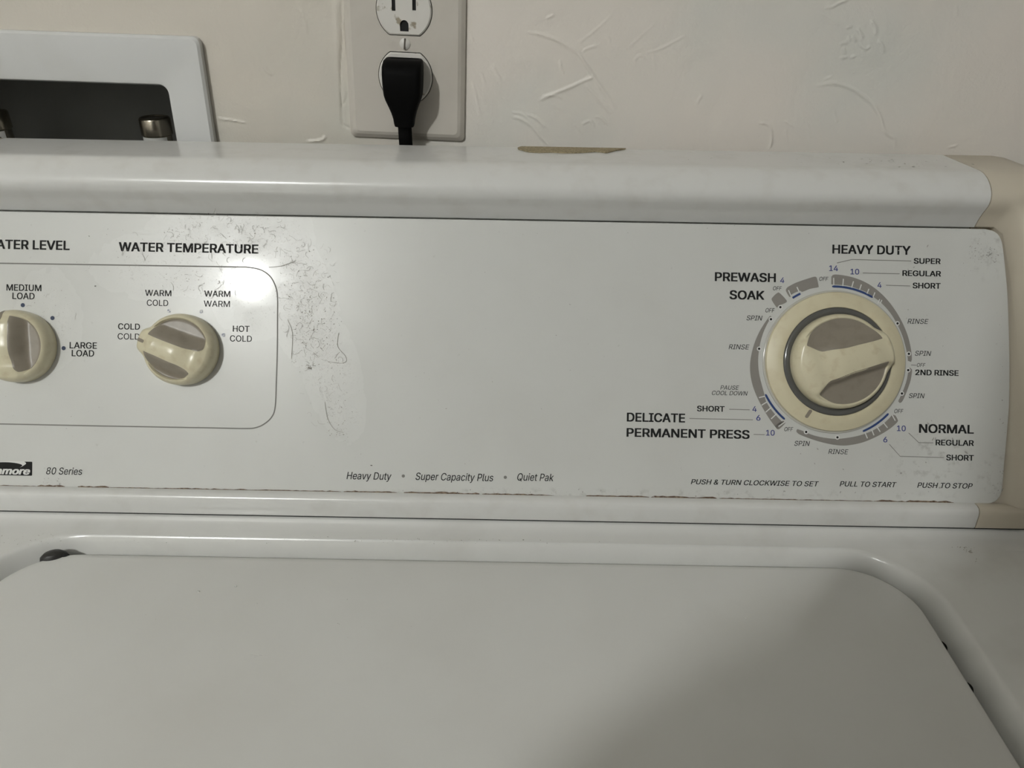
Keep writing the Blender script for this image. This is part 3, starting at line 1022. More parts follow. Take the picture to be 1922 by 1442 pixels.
class Knob:
    """moulded knob cap in millimetres: u runs along the grip (pointer at +u), v across it"""

    def __init__(self, R, ext, ext_ang, hw, zr, off, zf, wall, lip_w, lip_z, side_z, base_z, edge=3.5):
        self.__dict__.update(locals())
        self.a0 = math.atan2(off, R)
        self.Rin = R - lip_w

    def rout(self, th):
        d = abs((th - self.a0 + math.pi) % (2 * math.pi) - math.pi)
        return self.R + self.ext * smooth01(1.6 - d / self.ext_ang)

    def z(self, u, v):
        r, th = math.hypot(u, v), math.atan2(v, u)
        Ro = self.rout(th)
        zr = self.zr(u)
        w = v - self.off
        d = abs(w) - self.hw(u)
        crown = -0.9 * min(1, (w / max(self.hw(u), 0.1)) ** 2) if d < 0 else -0.9
        z = zr + crown
        if d > 0:
            wl = self.wall[0] if w > 0 else self.wall[1]
            z = z - max(0, z - self.zf) * smooth01(d / wl)
            lip = self.zf + (self.lip_z - self.zf) * smooth01((r - self.Rin + 0.3) / 1.2)
            z = max(z, lip)
        # rounded outer edge
        q = (Ro - r) / self.edge
        if q < 1:
            k = math.sqrt(max(0, 1 - (1 - max(q, 0)) ** 2))
            z = self.side_z + (z - self.side_z) * k
        return z

    def body(self, mb, mtx=None, nr=56, nt=176):
        mm = 1e-3
        rings = []
        fr = [1 - (1 - (k / nr)) ** 1.25 for k in range(1, nr + 1)]
        for f in fr:
            ring = []
            for i in range(nt):
                th = 2 * math.pi * i / nt
                r = self.rout(th) * f
                u, v = r * math.cos(th), r * math.sin(th)
                ring.append((u * mm, v * mm, self.z(u, v) * mm))
            rings.append(ring)
        low = [(self.rout(2 * math.pi * i / nt) * math.cos(2 * math.pi * i / nt) * mm, self.rout(2 * math.pi * i / nt) * math.sin(2 * math.pi * i / nt) * mm,
                self.base_z * mm) for i in range(nt)]
        rings.append(low)
        mb.loft(rings, True, True, mtx)

    def inset(self, s, mtx=None, lift=0.14, nU=48, nV=16, trim=0.0, round_l=3.0, tail=1.6):
        mm = 1e-3
        Rin = self.Rin - trim
        ok = [k * 0.1 for k in range(-400, 401) if abs(k * 0.1) < Rin and math.sqrt(Rin * Rin - (k * 0.1) ** 2) - s * self.off > self.hw(k * 0.1) + 0.15]
        u0, u1 = ok[0] + tail, ok[-1]
        vs = []
        for i in range(nU + 1):
            u = 0.5 * (u0 + u1) - 0.5 * (u1 - u0) * math.cos(math.pi * i / nU)
            vin = self.off + s * self.hw(u)
            vo = s * math.sqrt(Rin * Rin - u * u)
            # round the blunt corner at the tail end of the scoop
            t = (u - u0) / round_l
            if t < 1:
                k = math.sqrt(max(0, 1 - (1 - t) ** 2))
                c = vin + (vo - vin) * 0.5
                vin, vo = c + (vin - c) * k, c + (vo - c) * k
            for j in range(nV + 1):
                v = vin + (vo - vin) * j / nV
                vs.append((u * mm, v * mm, (self.z(u, v) + lift) * mm))
        W = nV + 1
        fs = [(i * W + j, i * W + j + 1, (i + 1) * W + j + 1, (i + 1) * W + j) for i in range(nU) for j in range(nV)]
        mb = MB()
        mb.add(vs, fs, mtx)
        return mb


def face_out(o):
    me = o.data
    if sum(p.normal.z * p.area for p in me.polygons) < 0:
        me.flip_normals()
    return o


def selector_knob(px, py, ang, label, ext=3.6):
    x, y = pan(px, py)
    mtx = Matrix.Translation((x, y, 0)) @ Matrix.Rotation(math.radians(ang), 4, 'Z')
    K = Knob(R=21.2, ext=ext, ext_ang=math.radians(17),
             hw=interp([(-22, 8.0), (-14, 6.4), (-4, 5.2), (10, 4.9), (25, 4.9)]),
             zr=interp([(-21, 13), (-12, 15.5), (0, 18.0), (12, 17.0), (21, 13.5), (25, 11.5)]),
             off=2.8, zf=9.6, wall=(8.5, 8.5), lip_w=3.6, lip_z=11.8, side_z=5.0, base_z=0.25, edge=3.4)
    mb = MB()
    K.body(mb)
    kn = mb.build('selector_knob', M['cream'], None, 50)
    kn['label'] = label
    kn.parent = washer
    kn.matrix_parent_inverse = washer.matrix_basis.inverted()
    kn.matrix_basis = PM @ mtx
    for s in (1, -1):
        face_out(K.inset(s).build('grip_inset', M['taupe'], kn, 60, fix=False))
    mb = MB()
    rings = []
    umax = 21.0 + ext
    for u, w in ((umax - 6.6, 0.35), (umax - 6.2, 0.9), (umax - 5, 1.0), (umax - 4, 1.0), (umax - 3, 1.0), (umax - 2, 1.0), (umax - 1.2, 0.95), (umax - 0.6, 0.95), (umax - 0.2, 0.9)):
        z = K.z(u, K.off) + 0.2
        rings.append([(u * 1e-3, (K.off + w) * 1e-3, z * 1e-3), (u * 1e-3, (K.off - w) * 1e-3, z * 1e-3), (u * 1e-3, (K.off - w) * 1e-3, (z - 1) * 1e-3), (u * 1e-3, (K.off + w) * 1e-3, (z - 1) * 1e-3)])
    mb.loft(rings)
    mb.build('pointer_mark', M['taupe'], kn, 40)
    return kn


bpy.context.view_layer.update()
selector_knob(346.3, 656.8, 159, 'cream selector knob pointing left')
selector_knob(41.3, 651.4, 93, 'cream selector knob turned upright', 0.5)


def timer():
    mm = 1e-3
    x, y = pan(1564.3, 679.4)
    base = Matrix.Translation((x, y, 0))
    mb = MB()
    # dial skirt
    mb.lathe([(40.6 * mm, 0.3 * mm), (41.4 * mm, 0.5 * mm), (41.6 * mm, 2.6 * mm), (41.2 * mm, 3.6 * mm), (40.0 * mm, 4.2 * mm), (36 * mm, 5.4 * mm), (32.8 * mm, 6.2 * mm),
              (32.2 * mm, 6.0 * mm), (31.9 * mm, 4.4 * mm)], 120, cap0=True)
    sk = mb.build('timer_dial', M['skirt'], None, 40)
    sk['label'] = 'large cream timer dial with gripped knob'
    sk.parent = washer
    sk.matrix_parent_inverse = washer.matrix_basis.inverted()
    sk.matrix_basis = PM @ base
    mb = MB()
    mb.lathe([(42.6 * mm, 0.15 * mm), (42.7 * mm, 1.4 * mm), (42.2 * mm, 1.7 * mm), (41.5 * mm, 1.6 * mm)], 120, cap0=True)
    mb.build('edge_ring', M['clear_edge'], sk, 40)
    mb = MB()
    mb.lathe([(32.4 * mm, 4.4 * mm), (32.2 * mm, 5.4 * mm), (31.4 * mm, 6.3 * mm), (30.2 * mm, 6.6 * mm), (28.8 * mm, 6.2 * mm), (27.4 * mm, 4.6 * mm)], 120, cap0=True)
    mb.build('smoky_ring', M['smoke'], sk, 50)
    # mark on the skirt
    mx, my = pan(1511, 776)
    dx, dy = mx - x, my - y
    a = math.atan2(dy, dx)
    r0 = math.hypot(dx, dy)
    rt = Matrix.Rotation(a, 4, 'Z')
    mb = MB()
    pl = rrect(r0 - 2.6 * mm, r0 + 2.8 * mm, -1.0 * mm, 1.0 * mm, 0.9 * mm, 4)
    zt = lambda r: (6.2 - (r / mm - 32.8) * 0.8 / 3.2 * 0.98) * mm + 0.18 * mm
    mb.loft([[(px, py, zt(px) - 0.5 * mm) for px, py in pl], [(px, py, zt(px)) for px, py in pl]], mtx=rt)
    mb.build('dial_mark', M['taupe'], sk, 0)
    # knob, grip turned up to the right
    rot = Matrix.Rotation(math.radians(16.5), 4, 'Z')
    K = Knob(R=28.0, ext=3.2, ext_ang=math.radians(20),
             hw=interp([(-28, 17.5), (-21, 13.0), (-10, 8.6), (4, 7.2), (20, 6.8), (32, 7.0)]),
             zr=interp([(-28, 14.5), (-16, 17.0), (0, 19.5), (16, 19.0), (27, 17.5), (32, 15)]),
             off=0.0, zf=13.0, wall=(11.0, 4.2), lip_w=3.0, lip_z=14.2, side_z=8.0, base_z=3.0, edge=3.6)
    mb = MB()
    K.body(mb, rot)
    mb.build('timer_knob', M['cream'], sk, 50)
    for s in (1, -1):
        face_out(K.inset(s, rot, round_l=8.0, tail=2.6).build('grip_inset', M['taupe'], sk, 60, fix=False))


timer()

# ---- wear: residue, grime and flecks --------------------------------------
ZT = CZ - 0.1043
rz = [(880 + x / 4.805, 220 + y / 4.805) for x, y in
      ((440, 288), (470, 272), (540, 264), (700, 266), (800, 270), (900, 272), (1050, 272), (1200, 274), (1290, 282), (1380, 284), (1415, 292), (1330, 304), (1280, 318), (1230, 326),
       (1150, 316), (1000, 326), (850, 328), (760, 322), (640, 324), (540, 318), (480, 302))]
pp = catmull([tuple(on_plane(a, b, 2, ZT)) for a, b in rz], 3, True)
pp = [(x, min(y, 0.5135), ZT + 0.0001) for x, y, z in pp]
mb = MB()
mb.loft([pp, [(x, y, z + 0.0006) for x, y, z in pp]])
wb(mb, 'residue_patch', M['residue'], smooth=0)

# brown grime in the seam under the panel: irregular thin slivers
mb = MB()
rnd = random.Random(3)
for x0, x1, w in ((70, 122, 3.2), (146, 205, 2.4), (290, 640, 1.4), (645, 745, 2.6), (758, 900, 2.8), (905, 1040, 2.0), (1100, 1218, 2.6), (1222, 1345, 2.8),
                  (1350, 1500, 1.4), (1640, 1700, 2.6), (1700, 1790, 2.8), (0, 70, 1.0), (205, 290, 1.0), (1500, 1640, 1.2)):
    pts, ws = [], []
    n = max(6, int((x1 - x0) / 7))
    for k in range(n + 1):
        px = x0 + (x1 - x0) * k / n
        ly = ybot + 0.0010 + rnd.uniform(-0.0001, 0.0001)
        pts.append((pan(px, 930)[0], ly))
        ws.append(2.0 * w * PX * (0.35 + 0.9 * rnd.random()) * (0.3 if k in (0, n) else 1))
    vs, fs = strip(pts, ws)
    mb.add([(x, y, ZI * 2) for x, y in vs], fs)
g = mb.build('seam_grime', M['grime'], panel, 0, fix=False)
g['kind'] = 'stuff'


def flecks(name, spots, place, material, parent_fn, seed, squash=1.0):
    """spots: (px, py, rx, ry, count, smallest, largest) in photo pixels"""
    rnd = random.Random(seed)
    mb = MB()
    for cx, cy, rx, ry, n, s0, s1 in spots:
        for _ in range(n):
            a, rr = rnd.uniform(0, 6.283), math.sqrt(rnd.random())
            px, py = cx + rx * rr * math.cos(a), cy + ry * rr * math.sin(a)
            s = rnd.uniform(s0, s1) if s1 <= 1 else s0 + (s1 - s0) * rnd.random() ** 3
            el = rnd.uniform(0.8, 2.2)
            th = rnd.uniform(0, 3.14)
            k = 7
            s *= 0.72
            vs = []
            for i in range(k):
                t = 2 * math.pi * i / k
                q = s * rnd.uniform(0.6, 1.2)
                ex, ey = q * el * math.cos(t), q * math.sin(t) / el ** 0.5
                vs.append(place(px + ex * math.cos(th) - ey * math.sin(th), py + squash * (ex * math.sin(th) + ey * math.cos(th))))
            mb.add(vs, [tuple(range(k))])
    o = parent_fn(mb, name, material)
    o['kind'] = 'stuff'
    return o


def on_panel_build(mb, name, material):
    return mb.build(name, material, panel, 0, fix=False)


def pplace(px, py):
    x, y = pan(px, py)
    return (x, y, ZI * 2.5)


flecks('lint_flecks', [(570, 520, 50, 70, 150, 0.4, 1.4), (590, 600, 50, 60, 170, 0.4, 1.5), (600, 680, 45, 50, 70, 0.4, 1.2), (583, 687, 10, 7, 40, 0.5, 1.8),
                       (390, 530, 90, 28, 90, 0.4, 1.1), (420, 430, 110, 30, 80, 0.4, 1.0), (640, 790, 30, 40, 45, 0.4, 1.4), (635, 812, 22, 8, 35, 0.5, 1.7), (620, 760, 8, 40, 25, 0.4, 1.3),
                       (552, 670, 8, 12, 20, 0.4, 1.2), (80, 590, 60, 60, 40, 0.4, 0.9), (260, 480, 120, 50, 50, 0.4, 1.0)],
       pplace, M['fleck'], on_panel_build, 11)
# curled lint fibres caught on the film
mb = MB()
rnd = random.Random(21)
for cx, cy, rx, ry, n in ((580, 560, 55, 120, 130), (430, 450, 130, 50, 80), (610, 720, 40, 90, 28), (400, 535, 90, 25, 25), (300, 470, 90, 40, 12), (90, 610, 60, 60, 10)):
    for _ in range(n):
        a, q = rnd.uniform(0, 6.283), math.sqrt(rnd.random())
        px, py, th = cx + rx * q * math.cos(a), cy + ry * q * math.sin(a), rnd.uniform(0, 6.283)
        pts = []
        turn = rnd.uniform(-0.5, 0.5)
        for k in range(rnd.randint(4, 9)):
            pts.append(pan(px, py))
            th += turn + rnd.uniform(-0.5, 0.5)
            px += 2.2 * math.cos(th)
            py += 2.2 * math.sin(th)
        vs, fs = strip(pts, rnd.uniform(0.25, 0.55) * PX)
        mb.add([(x, y, ZI * 2.4) for x, y in vs], fs)
for pts in ([(505, 502), (525, 500), (545, 494), (556, 489)], [(636, 625), (634, 650), (648, 668), (650, 678), (640, 682), (616, 679)], [(540, 600), (549, 625), (548, 660), (547, 674)], [(610, 755), (615, 785), (628, 806), (645, 812)]):
    vs, fs = strip(catmull([pan(*p) for p in pts], 5), 0.9 * PX)
    mb.add([(x, y, ZI * 2.4) for x, y in vs], fs)
g = mb.build('lint_fibres', mat('lint', (0.40, 0.385, 0.355), 0.9, spec=0.1), panel, 0, fix=False)
g['kind'] = 'stuff'
flecks('dark_flecks', [(1838, 470, 24, 24, 80, 0.4, 1.7), (1862, 480, 12, 14, 50, 0.5, 2.2), (1868, 900, 16, 40, 22, 0.6, 2.4), (1880, 720, 8, 150, 22, 0.5, 2.0),
                       (1700, 560, 140, 120, 22, 0.6, 2.2), (1740, 850, 90, 70, 26, 0.8, 3.0), (1500, 860, 250, 50, 16, 0.6, 2.0), (900, 640, 250, 150, 22, 0.5, 1.6),
                       (1000, 430, 900, 12, 30, 0.4, 1.2), (100, 905, 26, 9, 30, 0.4, 1.4), (700, 870, 200, 30, 20, 0.4, 1.3), (1200, 925, 600, 8, 60, 0.5, 2.0), (120, 760, 120, 50, 14, 0.4, 1.2)],
       pplace, mat('soft_flecks', (0.36, 0.35, 0.33), 0.8), on_panel_build, 12)
flecks('black_flecks', [(168, 442, 2, 2, 1, 1.4, 1.5), (180, 536, 2, 2, 1, 1.6, 1.7), (391, 402, 1, 1, 1, 1.4, 1.5), (419, 474, 3, 3, 2, 1.2, 1.6), (696, 874, 2, 2, 1, 1.6, 2),
                        (858, 926, 2, 1, 1, 1.6, 2), (1041, 932, 1, 1, 1, 1.6, 1.8), (613, 598, 40, 40, 8, 0.5, 1.0)], pplace, M['darkfleck'], on_panel_build, 13)


def wbuild(mb, name, material):
    return wb(mb, name, material, smooth=0)


dplace = lambda px, py: tuple(on_plane(px, py, 2, CZ + ZD + 0.00012))
flecks('deck_flecks', [(500, 1012, 480, 8, 70, 0.4, 1.5), (900, 1014, 250, 8, 40, 0.6, 2.2), (1815, 1030, 14, 9, 24, 0.8, 3.0), (1832, 1052, 5, 4, 4, 1.0, 2.4), (1790, 1020, 20, 10, 8, 0.8, 2.4),
                       (60, 1012, 70, 12, 60, 0.4, 1.3)], dplace, M['fleck'], wbuild, 14, 0.7)
lplace = lambda px, py: tuple(on_plane(px, py, 2, CZ + ZL + 0.0014))
flecks('lid_flecks', [(600, 1200, 500, 130, 26, 0.5, 1.5), (634, 1171, 3, 2, 2, 1.2, 2.0), (550, 1290, 40, 60, 16, 0.6, 2.0), (640, 1367, 8, 4, 4, 1.0, 3.0)], lplace,
       mat('lid_specks', (0.34, 0.33, 0.30), 0.8), wbuild, 15, 0.7)
gplace = lambda px, py: tuple(on_plane(px, py, 2, CZ - 0.2932 + 0.00012))
tplace = lambda px, py: tuple(on_plane(px, py, 2, CZ - 0.1040 + 0.00012))
flecks('top_flecks', [(1560, 302, 120, 9, 26, 1.0, 3.6), (1720, 308, 110, 8, 22, 1.0, 3.6), (1250, 292, 250, 8, 16, 0.8, 2.4), (250, 272, 240, 8, 40, 0.4, 1.4)], tplace,
       mat('top_smuts', (0.30, 0.29, 0.265), 0.8), wbuild, 16, 0.3)

# ================================================================== things on the wall
# ---- duplex outlet with a slightly crooked cover plate
scr = on_wall(762, 81)
outlet = empty('wall_outlet', 'duplex wall outlet with a painted cover plate above the washing machine console', 'outlet', (scr.x, WALL_Y, scr.z))
OM = Matrix.Rotation(math.radians(1.55), 4, 'Y')
outlet.matrix_basis = Matrix.Translation((scr.x, WALL_Y, scr.z)) @ OM @ Matrix.Rotation(math.radians(90), 4, 'X')
# local frame: x right, y up, z towards the room
PW, PH = 0.0765, 0.1185


def receptacle(cy, d=0.0, n=20):
    """circle with flat top and bottom"""
    Rr, h = 0.0172 + d, 0.0143 + d
    a = math.asin(h / Rr)
    pts = [(Rr * math.cos(t), cy + Rr * math.sin(t)) for t in [-a + 2 * a * i / n for i in range(n + 1)]]
    pts += [(Rr * math.cos(t), cy + Rr * math.sin(t)) for t in [math.pi - a + 2 * a * i / n for i in range(n + 1)]]
    return pts


def poly_with_holes(outer_r, holes, z_front):
    """flat face with holes through bmesh triangle fill -> (verts, faces)"""
    bm = bmesh.new()
    for loop in [outer_r] + holes:
        vs = [bm.verts.new((x, y, z_front)) for x, y in loop]
        for i in range(len(vs)):
            bm.edges.new((vs[i], vs[(i + 1) % len(vs)]))
    bmesh.ops.triangle_fill(bm, edges=bm.edges[:], use_beauty=True, use_dissolve=False)
    bm.verts.index_update()
    V = [tuple(v.co) for v in bm.verts]
    Fc = [tuple(v.index for v in f.verts) for f in bm.faces]
    bm.free()
    return V, Fc


plate_front, plate_edge = 0.0052, 0.0020
inner = rrect(-PW / 2 + 0.0045, PW / 2 - 0.0045, -PH / 2 + 0.0045, PH / 2 - 0.0045, 0.003, 5)
outer = rrect(-PW / 2, PW / 2, -PH / 2, PH / 2, 0.003, 5)
mid = [(a + (b - a) * 0.55, c + (d - c) * 0.55) for (a, c), (b, d) in zip(outer, inner)]
RC = 0.0195
holes = [receptacle(RC, 0.0005), receptacle(-RC, 0.0005)]
mb = MB()
V, Fc = poly_with_holes(inner, holes, plate_front)
mb.add(V, Fc)
mb.loft([[(x, y, 0.0002) for x, y in outer], [(x, y, plate_edge) for x, y in outer], [(x, y, plate_edge + 0.0022) for x, y in mid], [(x, y, plate_front) for x, y in inner]], cap0=False, cap1=False)
for h in holes:
    mb.loft([[(x, y, plate_front) for x, y in h], [(x, y, 0.001) for x, y in h]], cap0=False, cap1=False)
bm = bmesh.new()
pl = mb.build('cover_plate', M['plate'], outlet, 12)
bm.from_mesh(pl.data); bmesh.ops.remove_doubles(bm, verts=bm.verts, dist=1e-6); bmesh.ops.recalc_face_normals(bm, faces=bm.faces); bm.to_mesh(pl.data); bm.free()
pl.data.set_sharp_from_angle(angle=math.radians(12))
for cy in (RC, -RC):
    face = receptacle(cy)
    zf = 0.0066
    slot = lambda x, y, w, h: [(x - w / 2, y - h / 2), (x + w / 2, y - h / 2), (x + w / 2, y + h / 2), (x - w / 2, y + h / 2)]
    gy = cy - 0.0092
    gw = 0.0027
    ground = [(-gw, gy - 0.0030), (gw, gy - 0.0030), (gw, gy + 0.0008)] + [(gw * math.cos(t), gy + 0.0008 + gw * math.sin(t)) for t in [math.pi * k / 8 for k in range(1, 8)]] + [(-gw, gy + 0.0008)]
    hs = [slot(-0.0064, cy + 0.0035, 0.0023, 0.0085), slot(0.0064, cy + 0.0035, 0.0023, 0.0070), ground]
    mb = MB()
    inn = [(x * 0.95, cy + (y - cy) * 0.95) for x, y in face]
    V, Fc = poly_with_holes(inn, hs, zf)
    mb.add(V, Fc)
    mb.loft([[(x, y, 0.001) for x, y in face], [(x, y, zf - 0.0009) for x, y in face], [(x, y, zf) for x, y in inn]], cap0=True, cap1=False)
    for h in hs:
        mb.loft([[(x, y, zf) for x, y in h], [(x, y, 0.0025) for x, y in h]], cap0=False, cap1=True)
    rc = mb.build('receptacle', M['socket'], outlet, 30)
    for h in hs:
        m2 = MB(); m2.loft([[(x, y, 0.002) for x, y in h], [(x * 1 + 0, y, zf - 0.0012) for x, y in h]])
        m2.build('slot', M['void'], rc, 0)
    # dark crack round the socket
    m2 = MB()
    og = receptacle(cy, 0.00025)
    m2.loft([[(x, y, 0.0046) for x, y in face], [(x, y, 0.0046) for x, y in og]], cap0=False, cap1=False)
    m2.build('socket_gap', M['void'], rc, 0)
mb = MB()
mb.lathe([(0.0034, plate_front - 0.0008), (0.0034, plate_front + 0.0004), (0.0026, plate_front + 0.0008), (0.0012, plate_front + 0.0014)], 28, cap0=True)
sc_ = mb.build('screw', M['screw'], outlet, 40)
mb = MB(); mb.box(-0.0005, 0.0005, -0.0032, 0.0032, plate_front + 0.0002, plate_front + 0.00146)
mb.build('screw_slot', mat('slot_brown', (0.10, 0.085, 0.07), 0.7), sc_, 0, Matrix.Rotation(math.radians(-4), 4, 'Z'))

# ---- power cord plugged into the lower socket
cord = empty('power_cord', 'black power plug and cord in the lower socket of the wall outlet', 'cord', tuple(outlet.matrix_basis @ Vector((0, -RC, 0.0068))))
cord.matrix_basis = outlet.matrix_basis @ Matrix.Translation((0, -RC, 0.0068))
# in outlet axes; y measured from the socket centre
mb = MB()
secs = []
for y, hw_, zf in ((0.0112, 0.0098, 0.0085), (0.0116, 0.0110, 0.0100), (0.0106, 0.0120, 0.0150), (0.0075, 0.0123, 0.0205), (0.003, 0.0123, 0.0218), (-0.004, 0.0120, 0.0218),
                   (-0.0090, 0.0116, 0.0214), (-0.0120, 0.0108, 0.0208), (-0.0160, 0.0092, 0.0194), (-0.0200, 0.0078, 0.0176), (-0.0240, 0.0068, 0.0160), (-0.0275, 0.0064, 0.0150), (-0.0290, 0.0060, 0.0146)):
    z0 = 0.0002 if y > -0.012 else 0.0002 + (-0.012 - y) * 0.2
    secs.append([(x, y, z) for x, z in rrect(-hw_, hw_, z0, zf, min(0.0034, (zf - z0) * 0.4), 5)])
mb.loft(secs)
mb.build('plug', M['black'], cord, 50)
mb = MB()
path = [(0, -0.027, 0.0090), (0.0004, -0.040, 0.0080), (0.0010, -0.056, 0.0062), (0.0016, -0.085, 0.0050), (0.003, -0.16, 0.0045), (0.004, -0.30, 0.0040)]
secs = []
for x, y, z in catmull(path, 6):
    secs.append([(x + 0.0045 * math.cos(t), y, z + 0.0031 * math.sin(t)) for t in [2 * math.pi * k / 20 for k in range(20)]])
mb.loft(secs)
mb.build('cord', M['black'], cord, 60)

# ---- recessed laundry outlet box
box = empty('laundry_outlet_box', 'white framed recessed laundry outlet box beside the wall outlet', 'outlet box', tuple(bx_tr))
box.matrix_basis = Matrix.Translation(bx_tr) @ Matrix.Rotation(-BOX_ROT, 4, 'Y') @ Matrix.Rotation(math.radians(90), 4, 'X')
op_r = on_wall(317, 150)
FR, FT = 0.0258, 0.0300            # widths of the frame on the right and on top
fo = rrect(-BOX_W, 0, -BOX_H, 0, 0.0045, 6)
fi_ = rrect(-BOX_W + 0.0015, -0.0015, -BOX_H + 0.0015, -0.0015, 0.004, 6)
rim = rrect(-BOX_W + FR - 0.003, -FR + 0.003, -BOX_H + FT - 0.003, -FT + 0.003, 0.0075, 6)
rim2 = rrect(-BOX_W + FR - 0.001, -FR + 0.001, -BOX_H + FT - 0.001, -FT + 0.001, 0.006, 6)
opn = rrect(-BOX_W + FR, -FR, -BOX_H + FT, -FT, 0.0050, 6)
mb = MB()
mb.loft([[(x, y, 0.0003) for x, y in fo], [(x, y, 0.0050) for x, y in fo], [(x, y, 0.0066) for x, y in fi_], [(x, y, 0.0066) for x, y in rim], [(x, y, 0.0058) for x, y in rim2],
         [(x, y, 0.0035) for x, y in opn], [(x, y, -0.006) for x, y in opn]], cap0=False, cap1=False)
mb.build('frame', M['boxwhite'], box, 40)
mb = MB()
mb.loft([[(x, y, -0.006) for x, y in opn], [(x, y, -0.088) for x, y in opn], [(x * 1.0, y, -0.0885) for x, y in opn]], cap0=False, cap1=True)
mb.build('recess', M['boxshade'], box, 30)


def arrestor(px, py_top, dia_px, depth, tilt, label):
    p = on_wall(px, py_top, WALL_Y + depth)
    s = FPX / (ray(px, py_top) * ((WALL_Y + depth) / ray(px, py_top).y)).dot(F0)
    r = dia_px / s / 2
    hgt = p.z - (bx_tr.z - BOX_H + FT)
    hgt = min(hgt, 0.13)
    e = empty('water_hammer_arrestor', label, 'arrestor', (p.x, p.y, p.z - hgt), group='arrestors standing in the laundry box')
    e.rotation_euler = (0, tilt, 0)
    mb = MB()
    mb.lathe([(r * 0.92, hgt - 0.0125), (r, hgt - 0.012), (r, hgt - 0.0015), (r * 0.94, hgt - 0.0004), (r * 0.85, hgt), (r * 0.8, hgt - 0.0008)], 36, cap0=True)
    mb.build('cap', M['metal'], e, 40)
    mb = MB()
    mb.lathe([(r * 0.7, 0.0), (r * 0.7, 0.02), (r * 0.9, 0.022), (r * 0.9, hgt - 0.0125)], 36, cap0=True)
    mb.build('body', M['metal'], e, 40)
    mb = MB()
    n = 24
    for k, (a0, a1) in enumerate(((200, 330),)):
        vs = []
        for i in range(n + 1):
            t = math.radians(a0 + (a1 - a0) * i / n)
            for z in (hgt - 0.045, hgt - 0.0130):
                vs.append((r * 0.93 * math.cos(t), r * 0.93 * math.sin(t), z))
        mb.add(vs, [(2 * i, 2 * i + 2, 2 * i + 3, 2 * i + 1) for i in range(n)])
    lb = mb.build('paper_label', M['label'], e, 60, fix=False)
    mb = MB()
    rnd = random.Random(5)
    for i in range(9):
        t = math.radians(235 + i * 9)
        w = math.radians(rnd.uniform(2.5, 4))
        z1 = hgt - 0.0165 - rnd.uniform(0, 0.0006)
        z0 = z1 - rnd.uniform(0.0018, 0.003)
        rr_ = r * 0.94
        mb.add([(rr_ * math.cos(t - w), rr_ * math.sin(t - w), z0), (rr_ * math.cos(t + w), rr_ * math.sin(t + w), z0),
                (rr_ * math.cos(t + w), rr_ * math.sin(t + w), z1), (rr_ * math.cos(t - w), rr_ * math.sin(t - w), z1)], [(0, 1, 2, 3)])
    mb.build('print_marks', M['void'], lb, 0, fix=False)
    return e


arrestor(289, 219, 56, 0.030, 0.0, 'metal capped water hammer arrestor with pale label, in the box corner near the wall outlet')
arrestor(-6, 208, 56, 0.030, math.radians(-2), 'metal capped water hammer arrestor in the laundry box, farther from the wall outlet')

# ================================================================== the person taking the picture (their shadow falls on the lid)
person = empty('person', 'person standing at the washing machine whose shadow falls across its lid', 'person', (-0.055, -0.32, 0))
M['cloth'] = mat('dark_shirt', (0.06, 0.06, 0.065), 0.85, mottle=(40, (0.045, 0.045, 0.05), 0.4, 0.7))
M['trouser'] = mat('dark_trousers', (0.035, 0.04, 0.055), 0.85)
M['skin'] = mat('skin', (0.42, 0.27, 0.20), 0.5)
M['hair'] = mat('dark_hair', (0.02, 0.015, 0.012), 0.5)


def skin_mesh(name, joints, links, material, parent, sub=2):
    """continuous body grown over a skeleton: joints {name: (x, y, z, rx, ry)}"""
    names = list(joints)
    me = bpy.data.meshes.new(name)
    me.from_pydata([joints[n][:3] for n in names], [(names.index(a), names.index(b)) for a, b in links], [])
    ob = bpy.data.objects.new(name, me)
    COL.objects.link(ob)
    md = ob.modifiers.new('skin', 'SKIN')
    for i, n in enumerate(names):
        sv = me.skin_vertices[0].data[i] if me.skin_vertices else None
        if sv is None:
            break
    if not me.skin_vertices:
        bm = bmesh.new(); bm.from_mesh(me); bm.verts.layers.skin.verify(); bm.to_mesh(me); bm.free()
    for i, n in enumerate(names):
        sv = me.skin_vertices[0].data[i]
        sv.radius = joints[n][3:5]
        sv.use_root = (i == 0)
    md.use_smooth_shade = True
    sm = ob.modifiers.new('subdiv', 'SUBSURF')
    sm.levels = sm.render_levels = sub
    dg = bpy.context.evaluated_depsgraph_get()
    out = bpy.data.meshes.new_from_object(ob.evaluated_get(dg))
    bpy.data.objects.remove(ob)
    out.name = name
    out.materials.clear()
    out.materials.append(material)
    out.shade_smooth()
    o = bpy.data.objects.new(name, out)
    COL.objects.link(o)
    o.parent = parent
    return o


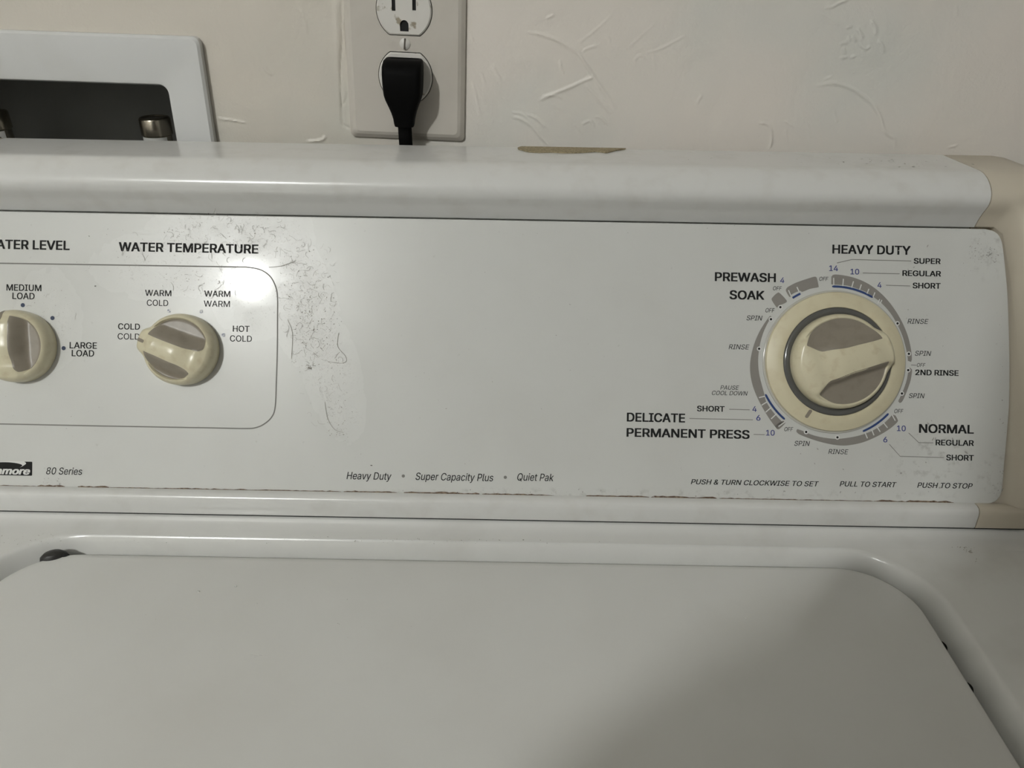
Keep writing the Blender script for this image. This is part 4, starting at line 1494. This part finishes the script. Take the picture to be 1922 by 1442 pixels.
J = {'pelvis': (0, 0, 0.95, 0.155, 0.11), 'waist': (0, 0.0, 1.10, 0.135, 0.10), 'chest': (0, 0.0, 1.28, 0.150, 0.105), 'collar': (0, -0.005, 1.41, 0.085, 0.07),
     'neck': (-0.018, 0.0, 1.49, 0.055, 0.052), 'skull': (-0.05, 0.03, 1.60, 0.074, 0.085), 'crown': (-0.065, 0.03, 1.69, 0.060, 0.072)}
Lk = [('pelvis', 'waist'), ('waist', 'chest'), ('chest', 'collar'), ('collar', 'neck'), ('neck', 'skull'), ('skull', 'crown')]
for sd, s in (('l', -1), ('r', 1)):
    hand = (-0.012, 0.235, 1.165) if s < 0 else (0.225, 0.235, 1.165)
    J.update({'sh' + sd: (s * 0.165, 0.0, 1.385, 0.062, 0.062), 'up' + sd: (s * 0.215, 0.02, 1.27, 0.052, 0.052), 'el' + sd: (s * 0.245, 0.055, 1.13, 0.043, 0.043),
              'fo' + sd: (s * 0.19 + 0.02, 0.14, 1.135, 0.038, 0.038), 'wr' + sd: (*hand, 0.027, 0.024), 'pa' + sd: (hand[0] - s * 0.012, hand[1] + 0.035, hand[2] + 0.012, 0.032, 0.018),
              'hip' + sd: (s * 0.09, 0, 0.90, 0.09, 0.09), 'th' + sd: (s * 0.10, 0.005, 0.72, 0.078, 0.08), 'kn' + sd: (s * 0.105, 0.01, 0.49, 0.056, 0.058),
              'ca' + sd: (s * 0.107, -0.01, 0.33, 0.054, 0.058), 'an' + sd: (s * 0.11, -0.01, 0.09, 0.038, 0.04), 'he' + sd: (s * 0.112, -0.02, 0.035, 0.038, 0.034), 'to' + sd: (s * 0.13, 0.13, 0.03, 0.04, 0.028)})
    J['tr' + sd] = (s * 0.09, 0.0, 1.415, 0.072, 0.062)
    Lk += [('collar', 'tr' + sd), ('tr' + sd, 'sh' + sd), ('sh' + sd, 'up' + sd), ('up' + sd, 'el' + sd), ('el' + sd, 'fo' + sd), ('fo' + sd, 'wr' + sd), ('wr' + sd, 'pa' + sd),
           ('pelvis', 'hip' + sd), ('hip' + sd, 'th' + sd), ('th' + sd, 'kn' + sd), ('kn' + sd, 'ca' + sd), ('ca' + sd, 'an' + sd), ('an' + sd, 'he' + sd), ('he' + sd, 'to' + sd)]
body = skin_mesh('body', J, Lk, M['cloth'], person)
for sd, s in (('l', -1), ('r', 1)):
    px_, py_, pz_ = J['pa' + sd][:3]
    for k in range(4):
        bz = pz_ + 0.026 - k * 0.016
        ln = (0.9, 1.0, 0.95, 0.75)[k]
        F_ = {'a': (px_, py_, bz, 0.009, 0.009), 'b': (px_ - s * 0.004, py_ + 0.026 * ln, bz + 0.003, 0.0085, 0.0085), 'c': (px_ - s * 0.018, py_ + 0.040 * ln, bz + 0.004, 0.008, 0.008), 'd': (px_ - s * 0.034, py_ + 0.043 * ln, bz + 0.004, 0.007, 0.007)}
        skin_mesh('finger', F_, [('a', 'b'), ('b', 'c'), ('c', 'd')], M['skin'], body, 1)
    T_ = {'a': (px_, py_ - 0.018, pz_ + 0.016, 0.011, 0.011), 'b': (px_ - s * 0.018, py_ - 0.004, pz_ + 0.030, 0.010, 0.010), 'c': (px_ - s * 0.034, py_ + 0.008, pz_ + 0.036, 0.009, 0.009)}
    skin_mesh('thumb', T_, [('a', 'b'), ('b', 'c')], M['skin'], body, 1)
mb = MB()
mb.lathe([(0.075, -0.215), (0.094, -0.19), (0.100, -0.12), (0.100, -0.05), (0.098, 0.01), (0.094, 0.05), (0.080, 0.09), (0.05, 0.115), (0.015, 0.124)], 32,
         Matrix.Translation((-0.036, -0.005, 1.635)) @ Matrix.Diagonal((1, 1.1, 1, 1)))
mb.build('hair', M['hair'], body, 60)
